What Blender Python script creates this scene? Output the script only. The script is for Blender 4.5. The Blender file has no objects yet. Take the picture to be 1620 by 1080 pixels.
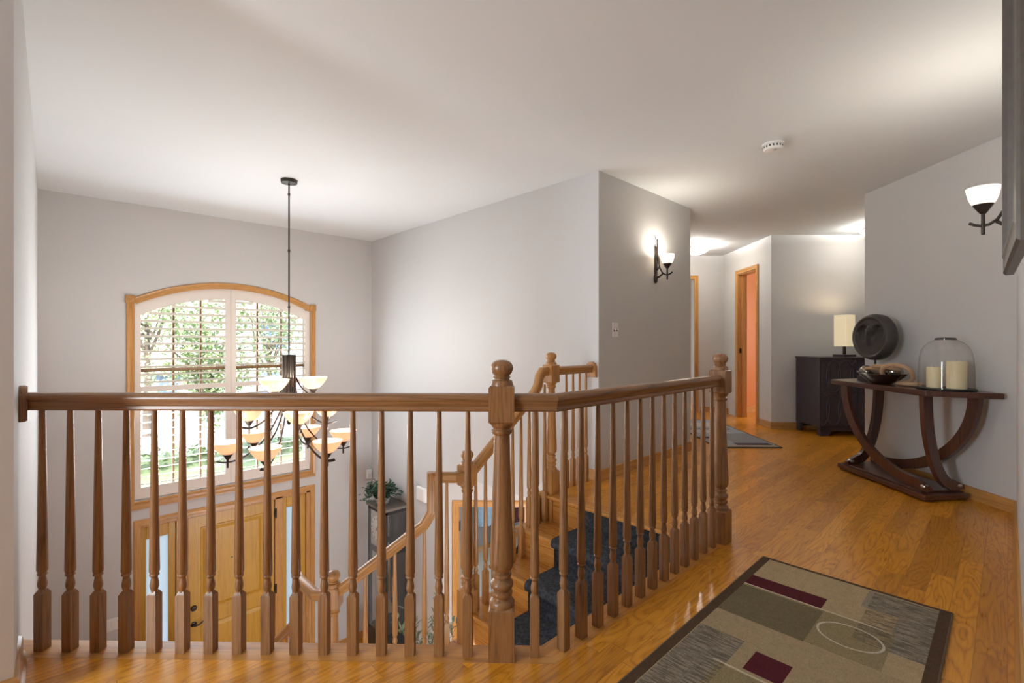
import bpy, math, random
from mathutils import Vector, Matrix
random.seed(7)
S = bpy.context.scene
COL = S.collection
PI = math.pi
Q = math.sqrt(0.5)
V = Vector

# ------------------------------------------------------------------ camera
CAM_H = 1.09
YAW = math.radians(46.06)            # the view direction, measured from +X (the house axis of the right-hand railing)
cd = bpy.data.cameras.new('camera')
cam = bpy.data.objects.new('camera', cd); COL.objects.link(cam)
cd.sensor_width = 36.0
cd.lens = 757.5 / 1620 * 36.0
cd.shift_y = 1.0 / 1620
cd.clip_start = 0.02
cd.clip_end = 400
cam.location = (0, 0, CAM_H)
cam.rotation_euler = (PI / 2, 0, YAW - PI / 2)
S.camera = cam

# ------------------------------------------------------------------ world, sun, daylight, exposure
S.view_settings.view_transform = 'Standard'
S.view_settings.look = 'None'
S.view_settings.gamma = 1.0
S.view_settings.exposure = 0.76
S.cycles.use_denoising = True
S.cycles.max_bounces = 10
S.cycles.diffuse_bounces = 6
S.cycles.glossy_bounces = 4
S.cycles.transparent_max_bounces = 16
S.cycles.sample_clamp_indirect = 6.0
S.cycles.caustics_reflective = False
S.cycles.caustics_refractive = False

W = bpy.data.worlds.new('sky'); S.world = W
W.use_nodes = True
wn = W.node_tree
bg = wn.nodes['Background']
tc = wn.nodes.new('ShaderNodeTexCoord'); sep = wn.nodes.new('ShaderNodeSeparateXYZ')
rmp = wn.nodes.new('ShaderNodeValToRGB')
wn.links.new(tc.outputs['Generated'], sep.inputs[0])
wn.links.new(sep.outputs['Z'], rmp.inputs[0])
wn.links.new(rmp.outputs[0], bg.inputs['Color'])
rmp.color_ramp.elements[0].position = 0.0; rmp.color_ramp.elements[0].color = (0.95, 0.97, 1.0, 1)
rmp.color_ramp.elements[1].position = 0.6; rmp.color_ramp.elements[1].color = (0.62, 0.79, 1.0, 1)
bg.inputs['Strength'].default_value = 2.3


def lamp(name, kind, loc, energy, color=(1, 1, 1), rot=(0, 0, 0), size=None, size_y=None, radius=None, parent=None):
    d = bpy.data.lights.new(name, kind)
    d.energy = energy; d.color = color
    if kind == 'AREA':
        d.shape = 'RECTANGLE'; d.size = size; d.size_y = size_y or size
    if radius is not None and kind in ('POINT', 'SPOT'):
        d.shadow_soft_size = radius
    o = bpy.data.objects.new(name, d); COL.objects.link(o)
    o.location = loc; o.rotation_euler = rot
    if parent: o.parent = parent
    return o


sun = lamp('sun', 'SUN', (0, 0, 30), 5.0, (1, 0.96, 0.9), (math.radians(48), 0, math.radians(-35)))
sun.data.angle = math.radians(1.0)
# added fill lamp behind the camera, set in an invented opening
lamp('fill_back', 'AREA', (-2.9, 1.72, 1.30), 54, (0.84, 0.93, 1.0), (PI / 2, 0, -PI / 2), 0.62, 1.7)
lamp('foyer_window_daylight', 'AREA', (1.436, 5.90, 0.55), 35, (0.77, 0.90, 1.0), (math.radians(-77), 0, 0), 1.7, 2.1)
# added fill lamp, unseen under the landing, brightens the lower window wall
lamp('fill_lower_hall', 'AREA', (2.1, 0.62, -1.55), 42, (0.94, 0.97, 1.0), (PI / 2, 0, 0), 1.7, 1.9)
po = lamp('foyer_window_portal', 'AREA', (1.436, 6.16, 0.6), 1, (1, 1, 1), (-PI / 2, 0, 0), 1.7, 2.2)
po.data.cycles.is_portal = True


# ------------------------------------------------------------------ node helpers
class NT:
    def __init__(self, name):
        self.m = bpy.data.materials.new(name); self.m.use_nodes = True
        self.t = self.m.node_tree; self.b = self.t.nodes['Principled BSDF']

    def n(self, kind, **kw):
        x = self.t.nodes.new('ShaderNode' + kind)
        for k, v in kw.items(): setattr(x, k, v)
        return x

    def l(self, a, b): self.t.links.new(a, b)

    def math(self, op, a, b=None, c=None, clamp=False):
        x = self.n('Math', operation=op); x.use_clamp = clamp
        for i, v in enumerate((a, b, c)):
            if v is None: continue
            if isinstance(v, (int, float)): x.inputs[i].default_value = v
            else: self.l(v, x.inputs[i])
        return x.outputs[0]

    def mix(self, fac, a, b, blend='MIX'):
        x = self.n('Mix', data_type='RGBA', blend_type=blend)
        for s, v in ((x.inputs[0], fac), (x.inputs[6], a), (x.inputs[7], b)):
            if isinstance(v, (int, float)): s.default_value = v
            elif isinstance(v, tuple): s.default_value = (*v[:3], 1)
            else: self.l(v, s)
        return x.outputs[2]

    def ramp(self, fac, stops):
        x = self.n('ValToRGB'); e = x.color_ramp.elements
        e[0].position, e[0].color = stops[0][0], (*stops[0][1], 1)
        e[1].position, e[1].color = stops[-1][0], (*stops[-1][1], 1)
        for p, c in stops[1:-1]:
            k = e.new(p); k.color = (*c, 1)
        self.l(fac, x.inputs[0])
        return x.outputs[0]

    def noise(self, vec, scale, detail=3, rough=0.55, dist=0.0):
        x = self.n('TexNoise'); x.inputs['Scale'].default_value = scale
        x.inputs['Detail'].default_value = detail; x.inputs['Roughness'].default_value = rough
        x.inputs['Distortion'].default_value = dist
        if vec is not None: self.l(vec, x.inputs['Vector'])
        return x.outputs['Fac']

    def coords(self, kind='Object'):
        return self.n('TexCoord').outputs[kind]

    def vmath(self, op, a, b):
        x = self.n('VectorMath', operation=op)
        for i, v in enumerate((a, b)):
            if isinstance(v, tuple): x.inputs[i].default_value = v
            else: self.l(v, x.inputs[i])
        return x.outputs[0]

    def set(self, color=None, rough=None, metal=None, **kw):
        for key, v in (('Base Color', color), ('Roughness', rough), ('Metallic', metal)):
            if v is None: continue
            s = self.b.inputs[key]
            if isinstance(v, (int, float)): s.default_value = v
            elif isinstance(v, tuple): s.default_value = (*v[:3], 1)
            else: self.l(v, s)
        for k, v in kw.items():
            s = self.b.inputs[k.replace('_', ' ')]
            if isinstance(v, tuple): s.default_value = (*v[:3], 1)
            else: s.default_value = v
        return self

    def bump(self, h, strength=0.2, dist=0.01):
        x = self.n('Bump'); x.inputs['Strength'].default_value = strength; x.inputs['Distance'].default_value = dist
        self.l(h, x.inputs['Height']); self.l(x.outputs[0], self.b.inputs['Normal'])
        return self


def srgb(r, g, b):
    f = lambda c: (c / 255 / 12.92) if c / 255 <= 0.04045 else ((c / 255 + 0.055) / 1.055) ** 2.4
    return (f(r), f(g), f(b))


def plain(name, col, rough=0.5, metal=0.0, var=0.06, scale=12.0, bump=0.0, **kw):
    t = NT(name)
    n = t.noise(t.coords(), scale, 3)
    c = t.mix(t.math('MULTIPLY', n, 1.0), tuple(x * (1 - var) for x in col), tuple(min(1, x * (1 + var)) for x in col))
    t.set(c, rough, metal, **kw)
    if bump: t.bump(t.noise(t.coords(), scale * 14, 2), bump, 0.004)
    return t.m


def wood(name, dark, mid, light, axis='z', rough=0.35, grain=1.0, coat=0.25, vary=0.18):
    """Oak: pores and cathedral bands stretched along one axis of the object (or along U of swept mouldings)."""
    t = NT(name)
    co = t.coords('UV' if axis == 'uv' else 'Object')
    info = t.n('ObjectInfo')
    off = t.n('CombineXYZ')
    rr = t.math('MULTIPLY', info.outputs['Random'], 37.0)
    for i in range(3): t.l(rr, off.inputs[i])
    co = t.vmath('ADD', co, off.outputs[0])
    sc = {'x': (0.035, 1, 1), 'y': (1, 0.035, 1), 'z': (1, 1, 0.035), 'uv': (0.035, 1, 1)}[axis]
    st = t.vmath('MULTIPLY', co, tuple(v * 90 * grain for v in sc))
    fine = t.noise(st, 3.2, 5, 0.7)
    cath = t.noise(t.vmath('MULTIPLY', co, tuple(v * 13 * grain for v in sc)), 1.6, 1, 0.4, 0.3)
    bands = t.math('FRACT', t.math('MULTIPLY', cath, 7.0))
    bands = t.math('POWER', t.math('ABSOLUTE', t.math('SUBTRACT', t.math('MULTIPLY', bands, 2.0), 1.0)), 2.5)
    f = t.math('SUBTRACT', t.math('ADD', t.math('MULTIPLY', fine, 0.75), 0.20), t.math('MULTIPLY', bands, 0.16))
    c = t.ramp(f, [(0.27, dark), (0.47, mid), (0.72, light)])
    v = t.math('ADD', t.math('MULTIPLY', info.outputs['Random'], vary), 1.0 - vary / 2)
    c = t.mix(1.0, c, t.rgbv(v), 'MULTIPLY')
    t.set(c, t.math('ADD', t.math('MULTIPLY', fine, 0.15), rough - 0.07), 0.0, Coat_Weight=coat, Coat_Roughness=0.18)
    t.bump(fine, 0.12, 0.002)
    return t.m


def rgbv(self, v):
    x = self.n('CombineColor')
    for i in range(3): self.l(v, x.inputs[i])
    return x.outputs[0]


NT.rgbv = rgbv


def emit(name, col, strength, base=None, rough=0.35, clear=0.0):
    t = NT(name)
    n = t.noise(t.vmath('MULTIPLY', t.coords(), (4, 4, 14)), 1.6, 3, 0.6, 1.2)
    c = t.mix(n, tuple(x * 0.82 for x in col), col)
    t.set(base or col, rough)
    t.l(c, t.b.inputs['Emission Color']); t.b.inputs['Emission Strength'].default_value = strength
    if clear:                                   # glass that lets part of its lamp's light straight through
        tr = t.n('BsdfTransparent'); tr.inputs[0].default_value = (*col, 1)
        mx = t.n('MixShader'); mx.inputs[0].default_value = clear
        t.l(t.b.outputs[0], mx.inputs[1]); t.l(tr.outputs[0], mx.inputs[2])
        t.l(mx.outputs[0], t.t.nodes['Material Output'].inputs['Surface'])
    return t.m


def glass(name, tint=(1, 1, 1), gloss=0.06, rough=0.02, frost=0.0, edge=0.0):
    t = NT(name)
    out = t.t.nodes['Material Output']
    tr = t.n('BsdfTransparent'); tr.inputs[0].default_value = (*tint, 1)
    gl = t.n('BsdfGlossy'); gl.inputs['Roughness'].default_value = rough; gl.inputs[0].default_value = (1, 1, 1, 1)
    mx = t.n('MixShader')
    lw = t.n('LayerWeight'); lw.inputs['Blend'].default_value = 0.35
    if edge:                                    # thick blown glass looks darker where it is seen along its wall
        e3 = t.math('POWER', lw.outputs['Facing'], 3.0)
        t.l(t.mix(e3, tint, tuple(c * (1 - edge) for c in tint)), tr.inputs[0])
    fac = t.math('ADD', t.math('MULTIPLY', lw.outputs['Facing'], gloss * 2.2), gloss, clamp=True)
    t.l(fac, mx.inputs[0]); t.l(tr.outputs[0], mx.inputs[1]); t.l(gl.outputs[0], mx.inputs[2])
    last = mx.outputs[0]
    if frost:
        tl = t.n('BsdfTranslucent'); tl.inputs[0].default_value = (0.62, 0.64, 0.68, 1)
        m2 = t.n('MixShader'); m2.inputs[0].default_value = frost
        t.l(last, m2.inputs[1]); t.l(tl.outputs[0], m2.inputs[2]); last = m2.outputs[0]
    t.l(last, out.inputs['Surface'])
    t.t.nodes.remove(t.b)
    return t.m


# ------------------------------------------------------------------ materials
M = {}
M['wall'] = plain('wall_paint', (0.595, 0.587, 0.58), 0.75, 0, 0.015, 1.5, 0.05)
M['ceiling'] = plain('ceiling_paint', (0.745, 0.775, 0.795), 0.85, 0, 0.012, 1.2, 0.04)
M['orange_wall'] = plain('orange_paint', (0.58, 0.22, 0.075), 0.4, 0, 0.03, 2)
OAK = dict(dark=(0.085, 0.036, 0.013), mid=(0.245, 0.113, 0.042), light=(0.37, 0.188, 0.078))  # darkened oak: the landing railing's backlit shade is put into its colour
M['oak_z'] = wood('oak_turned', axis='z', **OAK)
M['oak_uv'] = wood('oak_moulding', axis='uv', grain=0.9, **OAK)
TRIM = dict(dark=(0.26, 0.105, 0.025), mid=(0.47, 0.225, 0.06), light=(0.60, 0.32, 0.10))
M['trim_uv'] = wood('oak_trim', axis='uv', **TRIM)
M['trim_x'] = wood('oak_trim_along_x', axis='x', **TRIM)
M['trim_y'] = wood('oak_trim_along_y', axis='y', **TRIM)
M['trim_z'] = wood('oak_trim_upright', axis='z', **TRIM)
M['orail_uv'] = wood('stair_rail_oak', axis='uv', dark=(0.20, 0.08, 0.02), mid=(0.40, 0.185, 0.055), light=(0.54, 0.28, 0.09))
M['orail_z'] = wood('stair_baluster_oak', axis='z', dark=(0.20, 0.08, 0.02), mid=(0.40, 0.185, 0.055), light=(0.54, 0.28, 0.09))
TREAD = dict(dark=(0.24, 0.085, 0.014), mid=(0.47, 0.20, 0.04), light=(0.60, 0.29, 0.07))
M['tread_y'] = wood('tread_oak_along_y', axis='y', grain=0.6, rough=0.28, **TREAD)
M['tread_uv'] = wood('nosing_oak', axis='uv', grain=0.6, rough=0.50, coat=0.0, **TREAD)
DOOR = dict(dark=(0.36, 0.17, 0.018), mid=(0.52, 0.275, 0.028), light=(0.60, 0.335, 0.045))
M['door_z'] = wood('door_stain', axis='z', rough=0.4, grain=0.8, vary=0.05, **DOOR)
MAH = dict(dark=(0.02, 0.007, 0.005), mid=(0.065, 0.022, 0.014), light=(0.12, 0.043, 0.024))
M['mahogany_x'] = wood('mahogany_along_x', axis='x', rough=0.3, grain=0.5, coat=0.4, **MAH)
M['mahogany_z'] = wood('mahogany_upright', axis='z', rough=0.3, grain=0.5, coat=0.4, **MAH)
M['bronze'] = plain('oiled_bronze', (0.045, 0.034, 0.027), 0.42, 0.6, 0.2, 30)
M['black_metal'] = plain('black_metal', (0.012, 0.011, 0.011), 0.4, 0.5, 0.1, 20)
M['steel'] = plain('brushed_steel', (0.62, 0.60, 0.57), 0.28, 1.0, 0.05, 30)
M['white_plastic'] = plain('white_plastic', (0.82, 0.81, 0.78), 0.4, 0, 0.02, 8)
M['dark_slot'] = plain('dark_slot', (0.02, 0.02, 0.02), 0.6)
M['shutter'] = plain('shutter_paint', (0.80, 0.74, 0.68), 0.45, 0, 0.02, 3)
M['glass'] = glass('window_glass')
M['frosted'] = glass('frosted_glass', (0.66, 0.68, 0.71), 0.05, 0.1, 0.65)
M['cloche_glass'] = glass('cloche_glass', (0.985, 0.98, 0.975), 0.04, 0.04, edge=0.45)
M['clock_glass'] = glass('clock_glass', (0.95, 0.96, 0.97), 0.05, 0.03)
M['mirror'] = plain('mirror_silver', (0.86, 0.88, 0.9), 0.02, 1.0, 0.0)
M['pewter'] = plain('pewter_frame', (0.16, 0.145, 0.13), 0.38, 0.75, 0.18, 40)
M['peach_bowl'] = emit('peach_alabaster', (1.0, 0.66, 0.45), 0.42, (0.36, 0.24, 0.17), clear=0.34)
M['cream_bowl'] = emit('cream_alabaster', (1.0, 0.76, 0.55), 0.42, (0.36, 0.29, 0.22), clear=0.34)
M['white_bowl'] = emit('white_alabaster', (1.0, 0.94, 0.86), 0.62, (0.45, 0.43, 0.40), clear=0.25)
M['flush_glass'] = emit('lit_flush_glass', (1.0, 0.96, 0.9), 1.6, (0.9, 0.9, 0.88), clear=0.40)
M['lamp_fabric'] = emit('lamp_shade_fabric', (1.0, 0.82, 0.50), 0.32, (0.62, 0.56, 0.46), 0.8)
M['bulb_glow'] = emit('warm_bulb', (1.0, 0.72, 0.25), 4.0)
M['wax'] = plain('ivory_wax', (0.80, 0.70, 0.44), 0.45, 0, 0.05, 9, Subsurface_Weight=0.15)
M['wick'] = plain('candle_wick', (0.5, 0.3, 0.2), 0.8)
M['mask_wood'] = plain('carved_black_wood', (0.055, 0.047, 0.043), 0.48, 0, 0.35, 26, 0.25)
M['bowl_lacquer'] = plain('dark_lacquer', (0.025, 0.009, 0.006), 0.18, 0, 0.3, 6, Coat_Weight=0.6)
M['mercury'] = plain('mercury_glass', (0.42, 0.38, 0.33), 0.16, 0.85, 0.45, 22)
M['rope'] = plain('beige_wooden_links', (0.50, 0.33, 0.20), 0.6, 0, 0.2, 60, 0.3)
M['espresso'] = plain('espresso_paint', (0.044, 0.035, 0.046), 0.30, 0, 0.2, 10)
M['clock_case'] = plain('grey_green_clock_paint', (0.014, 0.017, 0.018), 0.4, 0, 0.2, 9)
M['dial'] = plain('clock_dial', (0.80, 0.78, 0.72), 0.5)
M['brass'] = plain('brass', (0.55, 0.40, 0.18), 0.3, 1.0)
M['ivy'] = plain('ivy_leaf', (0.030, 0.085, 0.045), 0.5, 0, 0.5, 30)
M['olive_leaf'] = plain('olive_leaf', (0.16, 0.19, 0.11), 0.55, 0, 0.6, 30)
M['twig'] = plain('twig_bark', (0.11, 0.08, 0.05), 0.8)
M['ceramic'] = plain('grey_ceramic', (0.35, 0.35, 0.36), 0.4)
M['lower_wall'] = plain('grey_paint', (0.30, 0.30, 0.31), 0.75, 0, 0.02, 2)
M['coat_blue'] = plain('pale_blue_cloth', (0.42, 0.58, 0.74), 0.85, 0, 0.35, 14)
M['coat_dark'] = plain('navy_cloth', (0.018, 0.018, 0.030), 0.85, 0, 0.4, 14)
M['coat_wine'] = plain('wine_cloth', (0.10, 0.025, 0.025), 0.85, 0, 0.4, 14)
M['blue_toy'] = plain('blue_plastic', (0.02, 0.22, 0.62), 0.4)
# outdoors
M['lawn'] = plain('lawn', (0.24, 0.29, 0.13), 0.9, 0, 0.35, 3, 0.3)
M['road'] = plain('concrete', (0.46, 0.46, 0.46), 0.9, 0, 0.06, 2)
M['hedge'] = plain('hedge_leaf', (0.19, 0.25, 0.13), 0.7, 0, 0.5, 9)
M['leaf_light'] = plain('tree_leaf_yellow_green', (0.46, 0.50, 0.27), 0.7, 0, 0.35, 2.5)
M['leaf_green'] = plain('tree_leaf_green', (0.33, 0.41, 0.20), 0.7, 0, 0.4, 2.5)
M['bark'] = plain('tree_bark', (0.16, 0.12, 0.09), 0.9, 0, 0.3, 9)
M['roof'] = plain('pinkish_shingle', (0.55, 0.43, 0.41), 0.9, 0, 0.1, 5)
M['siding'] = plain('white_siding', (0.78, 0.78, 0.80), 0.7, 0, 0.03, 3)
M['house_window'] = plain('house_window', (0.20, 0.26, 0.42), 0.15)
M['blue_trim'] = plain('blue_trim', (0.30, 0.36, 0.62), 0.6)
M['window_wood'] = wood('brown_sash', axis='z', dark=(0.16, 0.08, 0.03), mid=(0.26, 0.14, 0.05), light=(0.34, 0.19, 0.08))


def floor_mat():
    """Strip oak: boards run along X, each with its own tone and its own figure."""
    t = NT('oak_strip_floor')
    co = t.coords('Object')
    sp = t.n('SeparateXYZ'); t.l(co, sp.inputs[0])
    bw = 0.083
    yy = t.math('DIVIDE', t.math('ADD', sp.outputs['Y'], 20.0), bw)
    row = t.math('FLOOR', yy)
    wn1 = t.n('TexWhiteNoise', noise_dimensions='1D'); t.l(row, wn1.inputs['W'])
    ln = t.math('ADD', t.math('MULTIPLY', wn1.outputs['Value'], 0.5), 0.75)
    xx = t.math('DIVIDE', t.math('ADD', sp.outputs['X'], t.math('MULTIPLY', wn1.outputs['Value'], 17.3)), ln)
    colm = t.math('FLOOR', xx)
    cv = t.n('CombineXYZ'); t.l(row, cv.inputs[0]); t.l(colm, cv.inputs[1])
    wn2 = t.n('TexWhiteNoise', noise_dimensions='2D'); t.l(cv.outputs[0], wn2.inputs['Vector'])
    rnd = wn2.outputs['Value']
    off = t.n('CombineXYZ')
    t.l(t.math('MULTIPLY', rnd, 91.0), off.inputs[0]); t.l(t.math('MULTIPLY', rnd, 53.0), off.inputs[1])
    c2 = t.vmath('ADD', co, off.outputs[0])
    fine = t.noise(t.vmath('MULTIPLY', c2, (6.0, 85.0, 85.0)), 1.3, 4, 0.65)
    cath = t.noise(t.vmath('MULTIPLY', c2, (1.5, 11.0, 11.0)), 1.1, 2, 0.45, 0.5)
    bands = t.math('FRACT', t.math('MULTIPLY', cath, 12.0))
    bands = t.math('POWER', t.math('ABSOLUTE', t.math('SUBTRACT', t.math('MULTIPLY', bands, 2.0), 1.0)), 2.2)
    f = t.math('SUBTRACT', t.math('ADD', t.math('MULTIPLY', fine, 0.55), 0.30), t.math('MULTIPLY', bands, 0.28))
    c = t.ramp(f, [(0.12, (0.29, 0.105, 0.010)), (0.42, (0.60, 0.240, 0.014)), (0.72, (0.75, 0.355, 0.038))])
    tone = t.ramp(rnd, [(0.0, (0.80, 0.74, 0.68)), (0.35, (0.95, 0.93, 0.90)), (0.7, (1.03, 1.0, 0.98)), (1.0, (1.15, 1.15, 1.17))])
    c = t.mix(1.0, c, tone, 'MULTIPLY')
    fy = t.math('FRACT', yy); fx = t.math('FRACT', xx)
    ey = t.math('LESS_THAN', t.math('MINIMUM', fy, t.math('SUBTRACT', 1.0, fy)), 0.010)
    ex = t.math('LESS_THAN', t.math('MINIMUM', fx, t.math('SUBTRACT', 1.0, fx)), 0.0011)
    seam = t.math('MAXIMUM', ey, ex)
    c = t.mix(t.math('MULTIPLY', seam, 0.55), c, (0.13, 0.045, 0.01))
    t.set(c, t.math('ADD', t.math('MULTIPLY', fine, 0.10), 0.24), 0.0, Coat_Weight=0.12, Coat_Roughness=0.12)
    t.bump(t.math('SUBTRACT', t.math('MULTIPLY', t.noise(co, 2.2, 2), 0.8), t.math('MULTIPLY', seam, 0.5)), 0.10, 0.004)
    return t.m


M['floor'] = floor_mat()


def carpet_mat():
    t = NT('charcoal_patterned_carpet')
    co = t.coords('Object')
    vor = t.n('TexVoronoi'); vor.inputs['Scale'].default_value = 55; t.l(co, vor.inputs['Vector'])
    n = t.noise(co, 9, 4, 0.7)
    f = t.math('ADD', t.math('MULTIPLY', vor.outputs['Distance'], 0.7), t.math('MULTIPLY', n, 0.45))
    c = t.ramp(f, [(0.22, (0.020, 0.021, 0.025)), (0.5, (0.036, 0.039, 0.046)), (0.85, (0.068, 0.073, 0.084))])
    t.set(c, 0.95, 0, Specular_IOR_Level=0.15)
    t.bump(t.noise(co, 220, 2), 0.5, 0.004)
    return t.m


M['carpet'] = carpet_mat()


def rug_mat(name, rects, base, ell=None, lines=(), blue=False):
    """Flat woven blocks of colour laid out in the rug's own coordinates."""
    t = NT(name)
    co = t.coords('Object')
    sp = t.n('SeparateXYZ'); t.l(co, sp.inputs[0])
    x, y = sp.outputs['X'], sp.outputs['Y']
    weave = t.noise(t.vmath('MULTIPLY', co, (60, 500, 1)), 1.0, 3, 0.7)
    weave2 = t.noise(co, 40, 3, 0.6)
    c = base

    def inside(x0, x1, y0, y1):
        a = t.math('MULTIPLY', t.math('GREATER_THAN', x, x0), t.math('LESS_THAN', x, x1))
        b = t.math('MULTIPLY', t.math('GREATER_THAN', y, y0), t.math('LESS_THAN', y, y1))
        return t.math('MULTIPLY', a, b)

    for (x0, x1, y0, y1, colr) in rects:
        stripey = len(colr) > 3
        fac = inside(x0, x1, y0, y1)
        if stripey:
            st = t.noise(t.vmath('MULTIPLY', co, (160, 14, 1)), 1.0, 2, 0.6)
            fac = t.math('MULTIPLY', fac, t.math('MULTIPLY', t.math('GREATER_THAN', st, 0.50), 0.75))
        c = t.mix(fac, c, tuple(colr[:3]))
    if ell:
        ex, ey, ra, rb, lw = ell
        dx = t.math('DIVIDE', t.math('SUBTRACT', x, ex), ra); dy = t.math('DIVIDE', t.math('SUBTRACT', y, ey), rb)
        r = t.math('SQRT', t.math('ADD', t.math('MULTIPLY', dx, dx), t.math('MULTIPLY', dy, dy)))
        ring = t.math('LESS_THAN', t.math('ABSOLUTE', t.math('SUBTRACT', r, 1.0)), lw)
        c = t.mix(ring, c, (0.50, 0.45, 0.36))
    speck = t.noise(co, 190, 3, 0.8)
    tone = t.math('ADD', t.math('ADD', t.math('MULTIPLY', weave, 0.5), t.math('MULTIPLY', weave2, 0.35)), t.math('ADD', t.math('MULTIPLY', speck, 1.3), 0.02))
    c = t.mix(1.0, c, t.rgbv(tone), 'MULTIPLY')
    t.set(c, 0.95, 0, Specular_IOR_Level=0.1)
    t.bump(t.noise(co, 260, 2), 0.5, 0.004)
    return t.m


# ------------------------------------------------------------------ mesh builder
class MB:
    def __init__(self):
        self.v = []; self.f = []; self.mi = []; self.uv = {}; self.cur = 0

    def add(self, vs, fs, uvs=None):
        b = len(self.v)
        self.v += [tuple(x) for x in vs]
        for k, q in enumerate(fs):
            if uvs is not None: self.uv[len(self.f)] = uvs[k]
            self.f.append([b + i for i in q]); self.mi.append(self.cur)
        return self

    def hexa(self, p):
        return self.add(p, [(0, 3, 2, 1), (4, 5, 6, 7), (0, 1, 5, 4), (1, 2, 6, 5), (2, 3, 7, 6), (3, 0, 4, 7)])

    def box(self, x0, x1, y0, y1, z0, z1, mat=None):
        p = [V((x, y, z)) for z in (z0, z1) for x, y in ((x0, y0), (x1, y0), (x1, y1), (x0, y1))]
        if mat is not None: p = [mat @ q for q in p]
        return self.hexa(p)

    def prism(self, poly, z0, z1, mat=None):
        n = len(poly)
        area = sum(poly[i][0] * poly[(i + 1) % n][1] - poly[(i + 1) % n][0] * poly[i][1] for i in range(n))
        if area < 0: poly = poly[::-1]
        p = [V((x, y, z0)) for x, y in poly] + [V((x, y, z1)) for x, y in poly]
        if mat is not None: p = [mat @ q for q in p]
        return self.add(p, [tuple(range(n - 1, -1, -1)), tuple(range(n, 2 * n))] + [(i, (i + 1) % n, n + (i + 1) % n, n + i) for i in range(n)])

    def lathe(self, prof, n=20, mat=None, cap=True):
        vs = []; fs = []; m = len(prof)
        for r, z in prof:
            for k in range(n):
                a = 2 * PI * k / n
                vs.append(V((r * math.cos(a), r * math.sin(a), z)))
        for i in range(m - 1):
            for k in range(n):
                k2 = (k + 1) % n
                fs.append((i * n + k, i * n + k2, (i + 1) * n + k2, (i + 1) * n + k))
        if cap:
            if prof[0][0] > 1e-5: fs.append(tuple(range(n - 1, -1, -1)))
            if prof[-1][0] > 1e-5: fs.append(tuple((m - 1) * n + k for k in range(n)))
        if mat is not None: vs = [mat @ q for q in vs]
        return self.add(vs, fs)

    def sphere(self, c, r, n=20, m=12, sc=(1, 1, 1)):
        prof = [(r * math.sin(PI * i / m) + (1e-5 if i in (0, m) else 0), -r * math.cos(PI * i / m)) for i in range(m + 1)]
        return self.lathe(prof, n, Matrix.Translation(c) @ Matrix.Diagonal((*sc, 1)))

    def tube(self, pts, rad, n=8, flat=None, closed=False):
        """A round rod along pts; flat=(a,b) gives a flat bar instead (a across, b in the bend's own plane)."""
        pts = [V(p) for p in pts]; k = len(pts); vs = []; fs = []
        prev = None
        for i, p in enumerate(pts):
            if closed: tn = pts[(i + 1) % k] - pts[i - 1]
            else: tn = pts[min(i + 1, k - 1)] - pts[max(i - 1, 0)]
            tn.normalize()
            if prev is None:
                up = V((0, 0, 1)) if abs(tn.z) < 0.95 else V((1, 0, 0))
                s = tn.cross(up).normalized()
            else:
                s = (prev - tn * prev.dot(tn)).normalized()
            prev = s
            u = s.cross(tn)
            r = rad[i] if isinstance(rad, (list, tuple)) else rad
            for j in range(n):
                a = 2 * PI * (j + 0.5) / n
                if flat: vs.append(p + s * flat[0] * (1 if math.cos(a) > 0 else -1) + u * flat[1] * (1 if math.sin(a) > 0 else -1)) if n == 4 else vs.append(p + s * flat[0] * math.cos(a) + u * flat[1] * math.sin(a))
                else: vs.append(p + s * r * math.cos(a) + u * r * math.sin(a))
        for i in range(k if closed else k - 1):
            i2 = (i + 1) % k
            for j in range(n):
                j2 = (j + 1) % n
                fs.append((i * n + j, i * n + j2, i2 * n + j2, i2 * n + j))
        if not closed: fs += [tuple(range(n - 1, -1, -1)), tuple((k - 1) * n + j for j in range(n))]
        return self.add(vs, fs)

    def sweep(self, prof, path, closed=False, uvscale=1.0):
        """A moulding: profile (a across, b up) carried along path with mitred corners; UV = length, girth."""
        path = [V(p) for p in path]; k = len(path); m = len(prof)
        seg = []
        last = None
        for i in range(k - (0 if closed else 1)):
            t = (path[(i + 1) % k] - path[i]).normalized()
            h = V((t.x, t.y, 0))
            s = V((t.y, -t.x, 0)).normalized() if h.length > 1e-3 else None
            seg.append([t, s])
        for i, q in enumerate(seg):
            if q[1] is None:
                for j in list(range(i - 1, -1, -1)) + list(range(i + 1, len(seg))):
                    if seg[j][1] is not None: q[1] = seg[j][1]; break
                else: q[1] = V((1, 0, 0))
        for q in seg: q.append(q[1].cross(q[0]).normalized())
        girth = [0.0]
        for i in range(m):
            a, b = prof[i], prof[(i + 1) % m]
            girth.append(girth[-1] + math.hypot(a[0] - b[0], a[1] - b[1]))
        rings = []; dist = [0.0]
        for i in range(k):
            if i: dist.append(dist[-1] + (path[i] - path[i - 1]).length)
            if closed: a, b = seg[i - 1], seg[i]
            else: a, b = seg[max(i - 1, 0)], seg[min(i, k - 2)]
            s = (a[1] + b[1]) / max(0.2, 1 + a[1].dot(b[1])); u = (a[2] + b[2]) / max(0.2, 1 + a[2].dot(b[2]))
            rings.append([path[i] + s * x + u * y for x, y in prof])
        vs = [p for r in rings for p in r]
        fs = []; uv = []
        for i in range(k if closed else k - 1):
            i2 = (i + 1) % k
            d0, d1 = dist[i], dist[i2] if i2 > i else dist[i] + (path[i2] - path[i]).length
            for j in range(m):
                j2 = (j + 1) % m
                fs.append((i * m + j, i2 * m + j, i2 * m + j2, i * m + j2))
                uv.append(((d0, girth[j]), (d1, girth[j]), (d1, girth[j + 1]), (d0, girth[j + 1])))
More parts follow.
